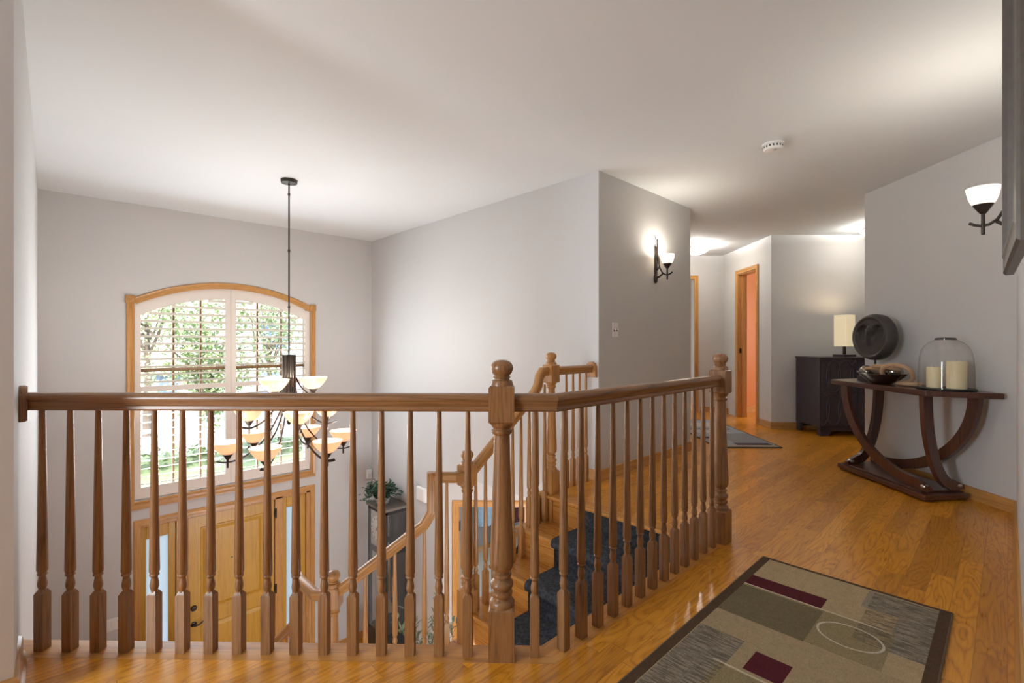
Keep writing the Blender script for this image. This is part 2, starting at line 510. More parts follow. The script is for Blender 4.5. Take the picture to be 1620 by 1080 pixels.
        if not closed:
            fs.append(tuple(range(m))); uv.append([(p[0], p[1]) for p in prof])
            fs.append(tuple((k - 1) * m + j for j in range(m - 1, -1, -1))); uv.append([(p[0], p[1]) for p in prof[::-1]])
        return self.add(vs, fs, uv)

    def obj(self, name, mat, parent=None, loc=(0, 0, 0), rot=(0, 0, 0), smooth=35, bevel=None, fix=True):
        me = bpy.data.meshes.new(name)
        me.from_pydata(self.v, [], self.f)
        mats = mat if isinstance(mat, (list, tuple)) else [mat]
        for x in mats: me.materials.append(M[x] if isinstance(x, str) else x)
        me.polygons.foreach_set('material_index', self.mi)
        if self.uv:
            L = me.uv_layers.new(name='UVMap')
            for pi, poly in enumerate(me.polygons):
                if pi in self.uv:
                    for li, q in zip(poly.loop_indices, self.uv[pi]): L.data[li].uv = q
        if fix:
            import bmesh
            bm = bmesh.new(); bm.from_mesh(me)
            bmesh.ops.recalc_face_normals(bm, faces=bm.faces)
            bm.to_mesh(me); bm.free()
        if smooth:
            me.shade_smooth(); me.set_sharp_from_angle(angle=math.radians(smooth))
        me.update()
        o = bpy.data.objects.new(name, me); COL.objects.link(o)
        o.location = loc; o.rotation_euler = rot
        if parent: o.parent = parent
        if bevel:
            b = o.modifiers.new('soft_edge', 'BEVEL'); b.width = bevel; b.segments = 2; b.limit_method = 'ANGLE'; b.angle_limit = math.radians(40)
        return o


def tag(o, label, cat, group=None, kind=None):
    o['label'] = label; o['category'] = cat
    if group: o['group'] = group
    if kind: o['kind'] = kind
    return o


def thing(name, label, cat, loc=(0, 0, 0), rz=0.0, group=None):
    o = bpy.data.objects.new(name, None); COL.objects.link(o)
    o.location = loc; o.rotation_euler = (0, 0, rz); o.empty_display_size = 0.1
    return tag(o, label, cat, group)


def struct(o):
    o['kind'] = 'structure'
    return o


def dup(root, loc, rz, label, group=None):
    kids = list(root.children)
    r = root.copy(); COL.objects.link(r); r.location = loc; r.rotation_euler = (0, 0, rz); r['label'] = label
    if group: r['group'] = group
    for ch in kids:
        c = ch.copy(); COL.objects.link(c); c.parent = r
        for g in list(ch.children):
            d = g.copy(); COL.objects.link(d); d.parent = c
    return r


def sm(s, m, z=0.0):
    """Hall frame: s runs down the diagonal hall, m towards its right-hand wall."""
    return V(((s + m) * Q, (s - m) * Q, z))


CEIL = 2.44
LOW = -2.80
RISE = 0.187
WY = 5.93       # foyer window wall
RX = 3.10       # foyer right wall
LX = -0.08      # foyer left wall

# ================================================================== SETTING: floors, ceiling, walls
b = MB()
b.prism([(-3, -3), (10, -3), (10, 5.3), (RX + .02, 5.3), (RX + .02, 2.37), (2.56, 2.37), (2.56, 1.15), (1.267, 1.15), (LX - .02, 2.497), (-3, 2.497)], -0.03, 0)
struct(b.obj('floor', 'floor', smooth=0))
b = MB()
b.prism([(-3, -3), (10, -3), (10, 5.3), (RX + .02, 5.3), (RX + .02, 2.33), (2.60, 2.33), (2.60, 1.11), (1.25, 1.11), (LX - .02, 2.44), (-3, 2.44)], -0.32, -0.031)
struct(b.obj('ceiling_lower_hall', 'ceiling', smooth=0))
b = MB(); b.box(-3.1, 10, -3.1, 8.2, CEIL, CEIL + 0.1)
struct(b.obj('ceiling', 'ceiling', smooth=0))


def wall(name, p, q, side, z0, z1, openings=(), th=0.12, mat='wall'):
    """A straight wall face from p to q; its body lies on side (+1 left of p->q, -1 right). openings = (s0, s1, za, zb)."""
    p, q = V((*p, 0)), V((*q, 0)); L = (q - p).length; t = (q - p) / L; nrm = V((-t.y, t.x, 0)) * side * th
    cuts = sorted({0.0, L, *[x for o in openings for x in o[:2]]})
    b = MB()
    for s0, s1 in zip(cuts, cuts[1:]):
        mid = (s0 + s1) / 2; zs = [z0, z1]
        for o in openings:
            if o[0] < mid < o[1]: zs += [o[2], o[3]]
        zs = sorted(zs)
        for za, zb in zip(zs[::2], zs[1::2]):
            if zb - za < 1e-4: continue
            a0, a1 = p + t * s0, p + t * s1
            pts = [a0, a1, a1 + nrm, a0 + nrm]
            b.hexa([V((*v.xy, za)) for v in pts] + [V((*v.xy, zb)) for v in pts])
    return struct(b.obj(name, mat, smooth=0))


# right-hand foyer wall, with the lower-hall doorway in it
wall('wall_foyer_right', (RX, 2.236), (RX, WY + .12), -1, -0.32, CEIL)
wall('wall_entry_right', (RX, 4.35), (RX, WY + .12), -1, LOW, -0.32)
wall('wall_lower_diagonal', (RX, 4.35), (RX + 2.4, 1.95), 1, LOW, -0.32, [(0.19, 0.93, LOW, -0.71)])
wall('wall_sconce', (RX + .12, 2.236), (4.66, 2.236), 1, 0, CEIL)
wall('wall_foyer_left', (LX, 2.08), (LX, WY + .12), 1, LOW, CEIL)
wall('wall_near_left', (LX - .12, 2.08), (-3, 2.08), -1, 0, CEIL)
# right wall beside the camera: it ends where the side room opens
wall('wall_near_right', (1.55, -0.035), (4.415, -0.035), -1, 0, CEIL)
A = sm(3.122, 3.147).xy; Bp = sm(4.442, 3.147).xy
wall('wall_console', (4.415, -0.035), tuple(Bp), -1, 0, CEIL)
wall('wall_alcove_near', tuple(Bp), tuple(sm(4.442, 6.4).xy), -1, 0, CEIL)
wall('wall_alcove_far', tuple(sm(6.107, 3.161).xy), tuple(sm(6.107, 6.4).xy), 1, 0, CEIL)
wall('wall_alcove_end', tuple(sm(4.442, 6.4).xy), tuple(sm(6.107, 6.4).xy), -1, 0, CEIL)
wall('wall_hall_door', tuple(sm(6.2275, 3.161).xy), tuple(sm(7.567, 3.161).xy), -1, 0, CEIL, [(0.2525, 0.7945, 0, 2.07)])
wall('wall_hall_end', tuple(sm(7.531, 1.6).xy), tuple(sm(7.531, 3.3).xy), 1, 0, CEIL, [(0.33, 1.105, 0, 2.07)])
wall('wall_hall_left', (4.66, 2.36), tuple(sm(7.6, 1.68).xy), 1, 0, CEIL)
# the room behind the orange door way
wall('wall_orange_room', (7.40, 2.80), (9.8, 2.80), 1, 0, CEIL, mat='orange_wall')
wall('wall_orange_room_far', (9.8, -2.0), (9.8, 2.92), -1, 0, CEIL, [(1.2, 3.2, 0.7, 2.1)], mat='orange_wall')
wall('wall_end_room', tuple(sm(8.9, 1.0).xy), tuple(sm(8.9, 3.4).xy), 1, 0, CEIL)
# rooms behind the camera; the one opening is added for the fill lamp
wall('wall_back', (-3, -3), (-3, 2.2), 1, 0, CEIL, [(4.38, 5.05, 0.42, 2.18)])
wall('wall_side_room', (-3, -3), (3.2, -3), -1, 0, CEIL)
wall('wall_side_room_right', (3.2, -3), (3.2, -0.155), -1, 0, CEIL)
# lower level
wall('wall_entry_back', (LX, 0.6), (8.0, 0.6), -1, LOW, -0.32, [(1.25, 3.15, LOW, -0.55)])  # opening added for the unseen fill lamp under the landing
b = MB(); b.prism([(LX - .2, .5), (6.95, .5), (RX + .02, 4.33), (RX + .02, WY + .2), (LX - .2, WY + .2)], LOW - .05, LOW)
struct(b.obj('floor_entry', 'floor', smooth=0))
b = MB(); b.prism([(6.95, .5), (8.0, .5), (8.0, 8.0), (RX + .02, 8.0), (RX + .02, 4.33)], LOW - .05, LOW)
struct(b.obj('floor_lower_room', plain('pale_wood_floor', (0.62, 0.56, 0.50), 0.22, 0, 0.08, 3), smooth=0))
wall('wall_lower_room_back', (RX + .12, 6.85), (8.0, 6.85), 1, LOW, -0.32, mat='lower_wall')
wall('wall_lower_room_side', (8.0, 0.5), (8.0, 6.85), -1, LOW, -0.32, [(1.0, 4.6, LOW + .6, LOW + 2.1)], mat='lower_wall')

# window wall with the arched opening and the door unit
ARC_C = -0.113     # height of the arch centre
ARC_X = 1.436


def arc_z(x, r): return ARC_C + math.sqrt(max(0.0, r * r - (x - ARC_X) ** 2))


b = MB()
y0, y1 = WY, WY + 0.16
DX0, DX1, DTOP = 0.60, 2.30, -0.71
WX0, WX1, WB = 0.587, 2.285, -0.466
b.box(LX - .12, WX0, y0, y1, LOW, CEIL); b.box(WX1 + .015, RX + .12, y0, y1, LOW, CEIL)
b.box(WX0, WX1 + .015, y0, y1, DTOP, WB)
b.box(WX0, DX0, y0, y1, LOW, DTOP)
N = 24
for i in range(N):
    xa = WX0 + (WX1 + .015 - WX0) * i / N; xb = WX0 + (WX1 + .015 - WX0) * (i + 1) / N
    za, zb = arc_z(xa, 1.80), arc_z(xb, 1.80)
    b.hexa([V((xa, y0, za)), V((xb, y0, zb)), V((xb, y1, zb)), V((xa, y1, za)), V((xa, y0, CEIL)), V((xb, y0, CEIL)), V((xb, y1, CEIL)), V((xa, y1, CEIL))])
struct(b.obj('wall_window', 'wall', smooth=0))

# baseboards: profile a = out from the wall to the right of the walking direction
BASE = [(0, 0), (0.022, 0), (0.022, 0.012), (0.016, 0.022), (0.013, 0.03), (0.013, 0.066), (0.009, 0.078), (0, 0.082)]


def base(name, path, mat='trim_uv'):
    b = MB(); b.sweep(BASE, [V((p[0], p[1], p[2] if len(p) > 2 else 0)) for p in path])
    return struct(b.obj(name, mat))


base('baseboard_console', [tuple(sm(4.442, 3.30).xy), tuple(Bp), (4.415, -0.035), (1.55, -0.035), (1.55, -0.155)][::1])
base('baseboard_sconce', [(RX, 2.36), (RX, 2.236), (4.66, 2.236), (4.70, 2.30)])
base('baseboard_left', [(-3, 2.08), (LX, 2.08), (LX, 2.36)])
base('baseboard_alcove', [tuple(sm(6.40, 3.161).xy), tuple(sm(6.107, 3.161).xy), tuple(sm(6.107, 6.3).xy)])
base('baseboard_hall_end', [tuple(sm(7.531, 2.80).xy), tuple(sm(7.531, 3.161).xy), tuple(sm(7.36, 3.161).xy)])
base('baseboard_orange_room', [(7.40, 2.80), (9.8, 2.80)])
base('baseboard_entry', [(LX, 5.2, LOW), (LX, WY, LOW), (0.58, WY, LOW)])
base('baseboard_entry_right', [(2.345, WY, LOW), (RX, WY, LOW), (RX, 4.35, LOW), (RX + .09, 4.26, LOW)])
base('baseboard_lower_room', [(RX + .13, 6.85, LOW), (8.0, 6.85, LOW)])

# nosing along the landing edge
NOSE = [(-0.085, -0.004), (-0.085, 0.0005), (0.012, 0.0005), (0.018, -0.003), (0.020, -0.010), (0.018, -0.018), (0.012, -0.022), (-0.02, -0.022), (-0.02, -0.004)]
b = MB(); b.sweep([(-x, z) for x, z in NOSE], [(LX, 2.497, 0), (1.267, 1.15, 0), (2.56, 1.15, 0), (2.56, 2.37, 0), (RX, 2.37, 0)])
struct(b.obj('trim_landing_nosing', 'tread_uv'))
b = MB(); b.sweep([(-.002, -.32), (.012, -.32), (.012, -.024), (-.002, -.024)], [(LX, 2.50, 0), (1.26, 1.16, 0), (2.60, 1.16, 0)][::-1])
b.sweep([(-.002, -.32), (.012, -.32), (.012, -.024), (-.002, -.024)], [(2.58, 2.36, 0), (RX, 2.36, 0)][::-1])
struct(b.obj('trim_landing_fascia', 'trim_uv'))

# ================================================================== DOORS, WINDOW AND THEIR CASINGS
CAS = [(-.03, 0), (-.03, .010), (-.022, .018), (-.010, .014), (.012, .016), (.022, .020), (.03, .020), (.03, 0)]


def casing(name, path, out, mat='trim_uv', scale=1.0):
    """Flat moulding on a wall: path in the wall plane, out = the wall's inward normal."""
    b = MB(); out = V(out)
    k = len(path); P = [V(p) for p in path]; m = len(CAS)
    dirs = [(P[i + 1] - P[i]).normalized() for i in range(k - 1)]
    perp = [d.cross(out).normalized() for d in dirs]
    rings = []
    L = [0.0]
    for i in range(k):
        if i: L.append(L[-1] + (P[i] - P[i - 1]).length)
        a, c = perp[max(i - 1, 0)], perp[min(i, k - 2)]
        s = (a + c) / (1 + a.dot(c))
        rings.append([P[i] + s * x * scale + out * y for x, y in CAS])
    vs = [p for r in rings for p in r]; fs = []; uv = []
    for i in range(k - 1):
        for j in range(m):
            j2 = (j + 1) % m
            fs.append((i * m + j, i * m + j2, (i + 1) * m + j2, (i + 1) * m + j))
            uv.append(((L[i], j * .012), (L[i], j * .012 + .012), (L[i + 1], j * .012 + .012), (L[i + 1], j * .012)))
    fs += [tuple(range(m)), tuple((k - 1) * m + j for j in range(m - 1, -1, -1))]
    uv += [[(0, 0)] * m, [(0, 0)] * m]
    b.add(vs, fs, uv)
    return struct(b.obj(name, mat))


IN = (0, -1, 0)
# arched window casing with corner blocks
casing('trim_window_left', [(0.557, WY, WB - .05), (0.557, WY, 1.475)], IN)
casing('trim_window_right', [(2.315, WY, WB - .05), (2.315, WY, 1.475)], IN)
casing('trim_window_bottom', [(0.527, WY, WB - .045), (2.345, WY, WB - .045)], IN, scale=1.3)
arc = [(ARC_X + 1.8145 * math.sin(a), WY, ARC_C + 1.8145 * math.cos(a)) for a in [(-0.486 + 0.972 * i / 28) for i in range(29)]]
casing('trim_window_arch', arc, IN, scale=1.12)
for nm, cx in (('trim_window_block_left', 0.557), ('trim_window_block_right', 2.315)):
    b = MB(); b.box(cx - .037, cx + .037, WY - .026, WY, 1.470, 1.546)
    for r, d in ((.026, .030), (.014, .034)):
        b.lathe([(r, 0), (r, d), (r * .7, d + .003), (0.0001, d + .003)], 20, Matrix.Translation((cx, WY, 1.508)) @ Matrix.Rotation(PI / 2, 4, 'X'))
    struct(b.obj(nm, 'trim_z', bevel=0.003))

# window_1: sash behind the shutters
win = struct(thing('window_1', '', 'window')); del win['label']; del win['category']
b = MB()
ys, ye = WY + .085, WY + .13
for xa, xb in ((WX0, .64), (1.40, 1.47), (2.24, WX1 + .015)): b.box(xa, xb, ys, ye, WB, arc_z(min(max((xa + xb) / 2, .64), 2.22), 1.80))
b.box(WX0, WX1, ys, ye, WB, WB + .06)
b.box(WX0, WX1, ys, ye, 0.79, 0.825)
for x in (0.92, 1.16, 1.72, 1.98):
    b.box(x - .009, x + .009, ys + .01, ye - .01, WB, arc_z(x, 1.80))
b.obj('window_frame', 'window_wood', win, smooth=0)
b = MB(); pane = [(WX0, WB)] + [(WX1, WB)] + [(WX1 - (WX1 - WX0) * i / 16, arc_z(WX1 - (WX1 - WX0) * i / 16, 1.80)) for i in range(17)]
b.add([V((x, ys + .02, z)) for x, z in pane], [tuple(range(len(pane)))])
b.obj('pane', 'glass', win, smooth=0)


def shutter(name, xa, xb, xl0, xl1, label):
    """One arched shutter panel with its louvres tilted down towards the street."""
    root = thing(name, label, 'shutter', (0, 0, 0), 0, 'plantation shutters in the arched window')
    yA, yB = WY + 0.012, WY + 0.044
    b = MB()
    LZ0, LZ1, UZ0 = -0.348, 0.598, 0.648
    b.box(xa, xl0, yA, yB, WB + .008, min(arc_z(xa, 1.796), arc_z(xl0, 1.796)))
    b.box(xl1, xb, yA, yB, WB + .008, min(arc_z(xl1, 1.796), arc_z(xb, 1.796)))
    b.box(xl0, xl1, yA, yB, WB + .008, LZ0); b.box(xl0, xl1, yA, yB, LZ1, UZ0)
    n = 14
    for i in range(n):
        p, q = xl0 + (xl1 - xl0) * i / n, xl0 + (xl1 - xl0) * (i + 1) / n
        lo = [arc_z(p, 1.67), arc_z(q, 1.67)]; hi = [arc_z(p, 1.796), arc_z(q, 1.796)]
        b.hexa([V((p, yA, lo[0])), V((q, yA, lo[1])), V((q, yB, lo[1])), V((p, yB, lo[0])), V((p, yA, hi[0])), V((q, yA, hi[1])), V((q, yB, hi[1])), V((p, yB, hi[0]))])
    b.obj('frame', 'shutter', root, smooth=0)
    b = MB()
    tilt = math.radians(-15)
    prof = [(.036 * math.cos(a), .0055 * math.sin(a)) for a in [2 * PI * i / 10 for i in range(10)]]
    zs = [LZ0 + .0764 * (i + .35) for i in range(13) if LZ0 + .0764 * (i + .35) < LZ1 - .01] + [UZ0 + .0764 * (i + .55) for i in range(12)]
    for z in zs:
        x0, x1 = xl0 + .002, xl1 - .002
        if z > UZ0:
            h = 1.67 ** 2 - (z + .012 - ARC_C) ** 2
            if h <= 0: continue
            h = math.sqrt(h); x0, x1 = max(x0, ARC_X - h), min(x1, ARC_X + h)
            if x1 - x0 < .08: continue
        vs = []
        for x in (x0, x1):
            for a, c in prof:
                vs.append(V((x, (yA + yB) / 2 + a * math.cos(tilt) - c * math.sin(tilt), z + a * math.sin(tilt) + c * math.cos(tilt))))
        k = len(prof)
        b.add(vs, [tuple(range(k)), tuple(range(2 * k - 1, k - 1, -1))] + [(j, k + j, k + (j + 1) % k, (j + 1) % k) for j in range(k)])
    b.obj('louvers', 'shutter', root)
    return root


shutter('window_shutter', 0.592, 1.427, 0.641, 1.376, 'cream arched shutter panel, the half of the window farther from the chandelier')
shutter('window_shutter', 1.430, 2.283, 1.480, 2.228, 'cream arched shutter panel seen behind the chandelier column')

# front door unit
casing('trim_front_door', [(0.612, WY, LOW), (0.612, WY, -0.688), (2.312, WY, -0.688), (2.312, WY, LOW)], IN, scale=1.0)
d1 = struct(bpy.data.objects.new('door_1', None)); COL.objects.link(d1)
b = MB()
fy0, fy1 = WY + .0, WY + .12
for xa, xb in ((0.60, 0.632), (0.93, 1.030), (1.884, 1.972), (2.24, 2.30)): b.box(xa, xb, fy0, fy1, LOW, DTOP)
b.box(0.60, 2.30, fy0, fy1, -0.745, DTOP)
b.obj('jamb_frame', 'trim_z', d1, smooth=0, bevel=0.004)


def raised_panel(b, x0, x1, z0, z1, y):
    """A recessed field with a raised bevelled centre on a door face at y (face towards -y)."""
    r = [(x0, x1, z0, z1, y), (x0 + .012, x1 - .012, z0 + .012, z1 - .012, y + .010), (x0 + .022, x1 - .022, z0 + .022, z1 - .022, y + .010), (x0 + .055, x1 - .055, z0 + .055, z1 - .055, y - .004)]
    for i in range(3):
        a, c = r[i], r[i + 1]
        P = lambda t: [V((t[0], t[4], t[2])), V((t[1], t[4], t[2])), V((t[1], t[4], t[3])), V((t[0], t[4], t[3]))]
        b.add(P(a) + P(c), [(j, (j + 1) % 4, 4 + (j + 1) % 4, 4 + j) for j in range(4)])
    t = r[3]; b.add([V((t[0], t[4], t[2])), V((t[1], t[4], t[2])), V((t[1], t[4], t[3])), V((t[0], t[4], t[3]))], [(0, 1, 2, 3)])


def slab_with_holes(b, x0, x1, z0, z1, y, yb, holes):
    """Door face at y with rectangular holes (same x range, stacked), plus its sides."""
    hx0, hx1 = holes[0][0], holes[0][1]
    b.add([V((x, y, z)) for x, z in ((x0, z0), (hx0, z0), (hx0, z1), (x0, z1))], [(0, 1, 2, 3)])
    b.add([V((x, y, z)) for x, z in ((hx1, z0), (x1, z0), (x1, z1), (hx1, z1))], [(0, 1, 2, 3)])
    zz = [z0] + [v for h in holes for v in h[2:]] + [z1]
    for za, zb in zip(zz[::2], zz[1::2]):
        b.add([V((x, y, z)) for x, z in ((hx0, za), (hx1, za), (hx1, zb), (hx0, zb))], [(0, 1, 2, 3)])
    b.box(x0, x1, y + .014, yb, z0, z1)
    for xa, xb in ((x0, x0 + .002), (x1 - .002, x1)): b.box(xa, xb, y, y + .014, z0, z1)
    b.box(x0, x1, y, y + .014, z1 - .002, z1)


DY = WY + .025
b = MB()
holes = [(1.145, 1.770, LOW + .25, LOW + .88), (1.145, 1.770, LOW + 1.02, -0.875)]
slab_with_holes(b, 1.034, 1.880, LOW + .01, -0.750, DY, DY + .045, holes)
for h in holes: raised_panel(b, *h, DY)
leaf = b.obj('door_panel', 'door_z', d1, smooth=20, fix=False)
b = MB()
b.lathe([(.028, 0), (.028, .006), (.022, .010), (.016, .012)], 20, Matrix.Translation((1.085, DY, LOW + .92)) @ Matrix.Rotation(PI / 2, 4, 'X'))
b.tube([(1.085, DY, LOW + .92), (1.085, DY - .05, LOW + .92)], .010)
b.tube([(1.085, DY - .05, LOW + .92), (1.12, DY - .055, LOW + .925), (1.16, DY - .055, LOW + .945), (1.20, DY - .055, LOW + .945), (1.215, DY - .055, LOW + .935)], .009)
b.obj('door_handle', 'bronze', d1)
b = MB()
b.lathe([(.030, 0), (.030, .008), (.024, .020), (.012, .022)], 20, Matrix.Translation((1.085, DY, LOW + 1.09)) @ Matrix.Rotation(PI / 2, 4, 'X'))
b.obj('deadbolt', 'bronze', d1)
b = MB(); b.lathe([(.009, 0), (.009, .004), (.001, .005)], 12, Matrix.Translation((1.443, DY, -1.28)) @ Matrix.Rotation(PI / 2, 4, 'X'))
b.obj('peephole', 'bronze', d1)
for z in (-0.90, -1.78, -2.6):
    b = MB(); b.box(1.884, 1.902, DY - .030, DY, z - .05, z + .05)
    b.tube([(1.893, DY - .030, z - .055), (1.893, DY - .030, z + .055)], .007)
    b.obj('hinge', 'bronze', d1)
for xa, xb in ((0.634, 0.928), (1.974, 2.238)):
    gx0, gx1 = xa + .050, xb - .062
    if xa > 1: gx0, gx1 = xa + .045, xb - .060
    b = MB()
    b.box(xa, gx0, DY, DY + .045, LOW, -0.748); b.box(gx1, xb, DY, DY + .045, LOW, -0.748)
    b.box(gx0, gx1, DY, DY + .045, -0.872, -0.748); b.box(gx0, gx1, DY, DY + .045, LOW, LOW + .25)
    fr = b.obj('sidelight', 'door_z', d1, smooth=0, bevel=0.006)
    b = MB(); b.box(gx0, gx1, DY + .020, DY + .026, LOW + .25, -0.872)
    b.obj('pane', 'frosted', fr, smooth=0)

# lower-hall doorway casing and hinge (in the diagonal wall: e runs along it, away from the foyer wall)
ed_ = lambda e, z, o=0.0: V((RX + e * Q - o * Q, 4.35 - e * Q - o * Q, z))
casing('trim_lower_doorway', [ed_(.16, LOW), ed_(.16, -0.685), ed_(.96, -0.685), ed_(.96, LOW)], (-Q, -Q, 0), scale=1.1)
b = MB()
mt = Matrix.Translation((RX, 4.35, 0)) @ Matrix.Rotation(-PI / 4, 4, 'Z')
b.box(.182, .200, 0, .12, LOW, -0.71, mt); b.box(.92, .938, 0, .12, LOW, -0.71, mt); b.box(.182, .938, 0, .12, -0.728, -0.71, mt)
struct(b.obj('trim_lower_jamb', 'trim_z', smooth=0))
b = MB()
for z in (-0.95, -2.5): b.box(.198, .212, .02, .06, z - .05, z + .05, mt)
struct(b.obj('trim_lower_hinges', 'bronze', smooth=0))


def on_hall(s, z): return sm(s, 3.161, z)


nin = (-Q, Q, 0)
casing('trim_hall_door', [on_hall(6.45, 0), on_hall(6.45, 2.098), on_hall(7.05, 2.098), on_hall(7.05, 0)], nin, scale=1.0)
b = MB()
mt = Matrix.Translation(sm(6.48, 3.161)) @ Matrix.Rotation(PI / 4, 4, 'Z')
b.box(0, .012, -.12, 0, 0, 2.07, mt); b.box(.53, .542, -.12, 0, 0, 2.07, mt); b.box(.0, .542, -.12, 0, 2.058, 2.07, mt)
b.box(.505, .53, -.075, -.04, 0, 2.06, mt)
struct(b.obj('trim_hall_jamb', 'trim_z', smooth=0))
st = MB(); st.box(.524, .531, -.040, -.012, 0.93, 1.0, mt)
tag(st.obj('strike_plate', 'black_metal', smooth=0), 'small dark latch plate on the jamb of the doorway to the orange room', 'latch plate')
casing('trim_hall_end_door', [sm(7.531, 1.90, 0), sm(7.531, 1.90, 2.098), sm(7.531, 2.735, 2.098), sm(7.531, 2.735, 0)][::-1], (-Q, -Q, 0), scale=1.0)

# ================================================================== STAIRCASE
stair = thing('staircase', 'oak staircase that winds down from the landing to the entry hall', 'staircase', (2.56, 1.75, 0))
stair['kind'] = 'structure'
L1, L2 = -4 * RISE, -7 * RISE


def loc_s(x, y, z=0): return V((x - 2.56, y - 1.75, z))


def riser_tread(poly_t, z, zr, name='tread', mat='tread_y'):
    b = MB(); b.prism([tuple(loc_s(*p).xy) for p in poly_t], z - .028, z)
    return b.obj(name, mat, stair, smooth=0, bevel=.010)


TR = .24
for k in range(1, 4):
    x0, x1 = 2.56 - TR * k, 2.56 - TR * (k - 1)
    riser_tread([(x0, 1.10), (x1 + .036, 1.10), (x1 + .036, 2.385), (x0, 2.385)], -RISE * k, 0)
for k in range(1, 5):
    x = 2.56 - TR * (k - 1) + .022
    b = MB(); b.box(x - 2.56, x - 2.56 + .016, 1.10 - 1.75, 2.36 - 1.75, -RISE * k, -RISE * (k - 1) - .026)
    b.obj('riser', 'tread_y', stair, smooth=0)
riser_tread([(1.31, 1.11), (1.84, 1.11), (1.84, 2.385), (1.76, 2.385), (1.69, 2.44), (.82, 1.57)], L1, 0, 'landing_platform')
ud = V((-Q, Q)); wd = V((-Q, -Q)); o2 = V((1.69, 2.44))
for k in range(1, 3):
    a = o2 + ud * TR * (k - 1); c = o2 + ud * TR * k
    riser_tread([a, c, c + wd * 1.24, a + wd * 1.24], L1 - RISE * k, 0)
for k in range(1, 4):
    a = o2 + ud * (TR * (k - 1) - .022)
    b = MB(); q = [a, a + wd * 1.24, a + wd * 1.24 - ud * .016, a - ud * .016]
    b.prism([tuple(loc_s(*p).xy) for p in q], L1 - RISE * k, L1 - RISE * (k - 1) - .026)
    b.obj('riser', 'tread_y', stair, smooth=0)
e2 = o2 + ud * .48
riser_tread([e2, (1.20, 2.93), (1.20, 3.20), (LX, 3.20), (LX, 2.53), e2 + wd * 1.24], L2, 0, 'landing_platform')
for k in range(1, 8):
    ya = 3.20 + TR * (k - 1)
    riser_tread([(LX, ya), (1.20, ya), (1.20, ya + TR + .036), (LX, ya + TR + .036)], L2 - RISE * k, 0)
for k in range(1, 9):
    ya = 3.20 + TR * (k - 1) - .022
    b = MB(); b.box(LX - 2.56, 1.18 - 2.56, ya - 1.75 - .016, ya - 1.75, L2 - RISE * k, L2 - RISE * (k - 1) - .026)
    b.obj('riser', 'tread_y', stair, smooth=0)
# outer stringers follow the open side of each flight
b = MB()
poly = [(0, -.026)] + [p for k in range(1, 4) for p in ((-TR * (k - 1) + .03, -RISE * k - .026), (-TR * k + .03, -RISE * k - .026))] + [(-.74, L1 - .026), (-.80, L1 - .30), (-.60, L1 - .30), (.02, -.34)]
mt = Matrix.Translation(loc_s(2.56, 2.355)) @ Matrix.Rotation(PI / 2, 4, 'X')
b.prism(poly, -.010, .010, mt)
b.obj('stringer', 'trim_x', stair, smooth=0)
b = MB()
pts = [V((1.84, 2.36)), V((1.76, 2.36)), V((1.68, 2.42)), V((1.34, 2.76)), V((1.19, 2.92)), V((1.19, 3.19)), V((1.19, 4.88))]
zt = [L1 - .027, L1 - .027, L1 - .027, L2 - .027, L2 - .027, L2 - .027, LOW + RISE - .027]
zt2 = [L1 - .30, L1 - .30, L1 - .34, L2 - .34, L2 - .30, L2 - .34, LOW]
for i in range(len(pts) - 1):
    a, c = pts[i], pts[i + 1]; nn = V(((c - a).y, -(c - a).x)).normalized() * .02
    dz = RISE if i in (2, 5) else 0
    q = [a - nn, c - nn, c, a]
    b.hexa([V((*loc_s(*p).xy, zz)) for p, zz in zip(q, (zt2[i], zt2[i + 1], zt2[i + 1], zt2[i]))] + [V((*loc_s(*p).xy, zz)) for p, zz in zip(q, (zt[i] - dz, zt[i + 1], zt[i + 1], zt[i] - dz))])
b.obj('stringer', 'trim_x', stair, smooth=0)

# carpet runner over the top flight
b = MB()
th = .014
pth = [(2.578, -.026), (2.578, -RISE + th)]
for k in range(1, 4):
    xn = 2.56 - TR * k
    pth += [(xn + .004, -RISE * k + th), (xn - .012, -RISE * k + th - .008), (xn - .016, -RISE * k - .014), (xn - .010, -RISE * k - .032), (xn + .016, -RISE * k - .036), (xn + .016, -RISE * (k + 1) + th)]
pth += [(1.36, L1 + th)]
ya, yb = 1.32, 2.03
prof = [(x, z) for x, z in pth] + [(1.36, L1 + .001)] + [(x + .010, z - .010) for x, z in pth[-2::-1]]
n = len(pth)
vs = [V((x, y, z)) for y in (ya, yb) for x, z in pth]
fs = [(i, i + 1, n + i + 1, n + i) for i in range(n - 1)]
b.add(vs, fs)
run = b.obj('stair_runner', 'carpet', smooth=50, fix=False)
sd = run.modifiers.new('thick', 'SOLIDIFY'); sd.thickness = .013; sd.offset = 0
tag(run, 'charcoal patterned carpet runner down the upper stair flight', 'carpet runner')

